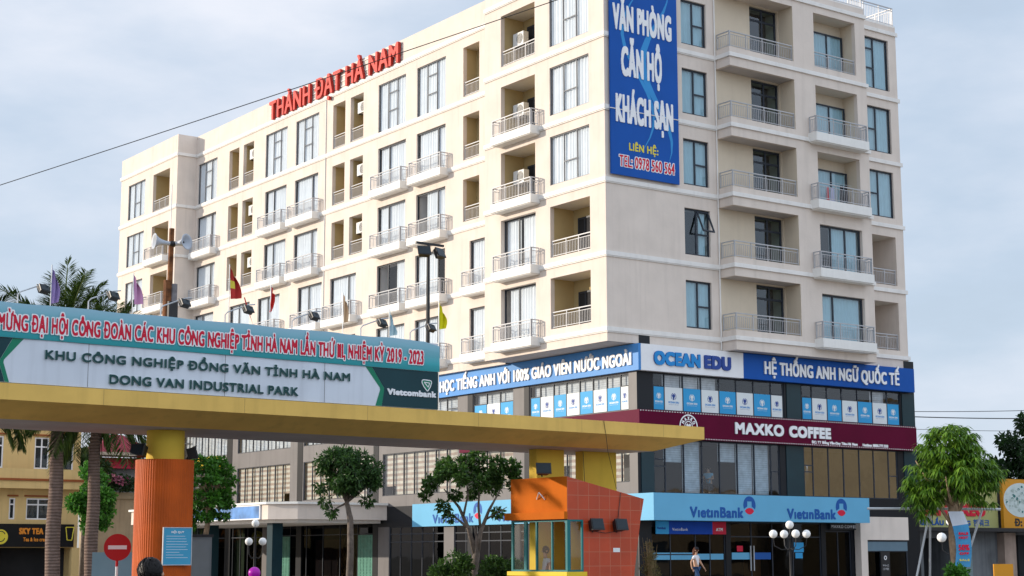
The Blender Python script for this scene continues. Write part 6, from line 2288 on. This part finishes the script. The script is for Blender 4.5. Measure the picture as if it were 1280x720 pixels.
def scooter(lab, M, colr, sc_=1.0):
    t = LINK(bpy.data.objects.new('scooter', None))
    t.matrix_world = M @ Matrix.Scale(sc_, 4)
    tag(t, lab, 'scooter')
    mb = MB()
    prof = [(-.75, .36), (-.35, .30), (.15, .30), (.55, .42), (.85, .62), (.80, .68), (.1, .66), (-.1, .36), (-.45, .36), (-.58, .85), (-.68, .84)]
    mb.add([(-.13, y, z) for y, z in prof] + [(.13, y, z) for y, z in prof], [tuple(range(11)), tuple(range(21, 10, -1))] + [(i, (i + 1) % 11, 11 + (i + 1) % 11, 11 + i) for i in range(11)])
    part('body', mb, colr, t)
    part('seat', MB().box(-.14, .14, -.05, .75, .662, .73), M_dk, t)
    for y in (-.68, .6):
        w_ = part('wheel', MB().lathe([(.17, -.05), (.25, -.045), (.26, 0), (.25, .045), (.17, .05)], (0, y, .26), 24, 0, 'x'), M_black, t, smooth=True)
        part('rim', MB().lathe([(.001, -.03), (.17, -.04), (.17, .04), (.001, .03)], (0, y, .26), 16, 0, 'x'), M_steel, w_)
    part('handlebar', MB().tube([(-.33, -.52, 1.02), (0, -.62, 1.0), (.33, -.52, 1.02)], .018, 6).tube([(0, -.62, 1.0), (0, -.62, .84)], .025, 6), M_black, t)
    part('headlight', MB().ball((0, -.70, .93), .08, 12), M_globe, t)
    return t


M1 = MT(FW, (-3.06, 14.0, 0), R(170))
scooter('dark scooter under the black haired rider in the foreground', M1, M_dk, 0.93)
person('person with short black hair seen from behind in front of the orange column', M1, 'ride', M_dk, M_jean, sc_=0.93)
M2 = MT(FW, (-4.58, 30.0, 0), R(-80))
scooter('white scooter under the rider with the magenta helmet', M2, M_signwhite, 0.80)
person('person wearing a round magenta helmet riding past the entrance', M2, 'ride', M_shw, M_jean, sc_=0.81, helmet=mat('magenta_helmet', (.42, .015, .36), .3))

# white car at the left edge
car = thing('parked_car', 'white car at the lower left corner with only its roof showing', 'car', FW, (-7.55, 20.5, 0), 0.05)
mb = MB()
prof = [(-1.95, .35), (1.95, .35), (2.0, .55), (1.9, .72), (1.15, .80), (.55, 1.28), (.2, 1.31), (-.9, 1.28), (-1.45, .86), (-1.95, .80), (-2.02, .55)]
for s0, s1, ins in ((-.80, .80, 0.0),):
    n = len(prof)
    v = []
    for s in (-1, 1):
        for x, z in prof:
            tp_ = .14 if z > .9 else 0.0
            v.append((x, s * (.80 - tp_), z))
    mb.add(v, [tuple(range(n)), tuple(range(2 * n - 1, n - 1, -1))] + [(i, n + i, n + (i + 1) % n, (i + 1) % n) for i in range(n)])
part('body', mb, mat('white_car_paint', (.70, .72, .75), .25, .03, 2, spec=.6), car)
mb = MB()
for s in (-1, 1):
    mb.add([(.98, s * .775, .86), (.48, s * .668, 1.22), (-.85, s * .668, 1.22), (-1.3, s * .775, .87)], [(0, 1, 2, 3)])
part('window', mb, MATS['lamp_glass'], car)
for x in (-1.25, 1.25):
    for s in (-1, 1):
        w_ = part('wheel', MB().lathe([(.19, -.09), (.29, -.09), (.30, 0), (.29, .09), (.19, .09)], (x, s * .73, .30), 24, 0, 'y'), M_black, car, smooth=True)
        part('rim', MB().lathe([(.001, -.10), (.19, -.092), (.19, .092), (.001, .10)], (x, s * .73, .30), 16, 0, 'y'), M_steel, w_)
part('roof_sign', MB().box(1.05 - .7, 1.05 - .45, -.2, .2, 1.315, 1.40), M_signwhite, car)
part('headlight', MB().box(1.9, 1.97, .45, .72, .58, .70), M_globe, car)
part('headlight', MB().box(1.9, 1.97, -.72, -.45, .58, .70), M_globe, car)

# ------------------------------------------------------------------ overhead wires
def wire(p, q, sag, lab, rad):
    pts = []
    for i in range(25):
        f = i / 24
        pts.append(tuple(Vector(p).lerp(Vector(q), f) - Vector((0, 0, sag * 4 * f * (1 - f)))))
    solo('overhead_wire', MB().tube(pts, rad, 5), M_black, lab, 'wire', FW, group=None)


wire((-18.1, 48.0, 11.53), (2.46, 40.0, 15.87), 0.06, 'black cable rising across the sky and the roof letters', 0.013)
wire((23.5, 97, 9.85), (46, 110, 11.6), 0.2, 'upper thin wire in the sky right of the hotel', 0.02)
wire((22.5, 95, 9.4), (46, 108, 10.7), 0.25, 'middle and darkest wire in the sky right of the hotel', 0.03)
wire((23.5, 98, 8.9), (46, 110, 9.9), 0.2, 'lowest faint wire in the sky above the mango tree', 0.015)

bpy.context.view_layer.update()
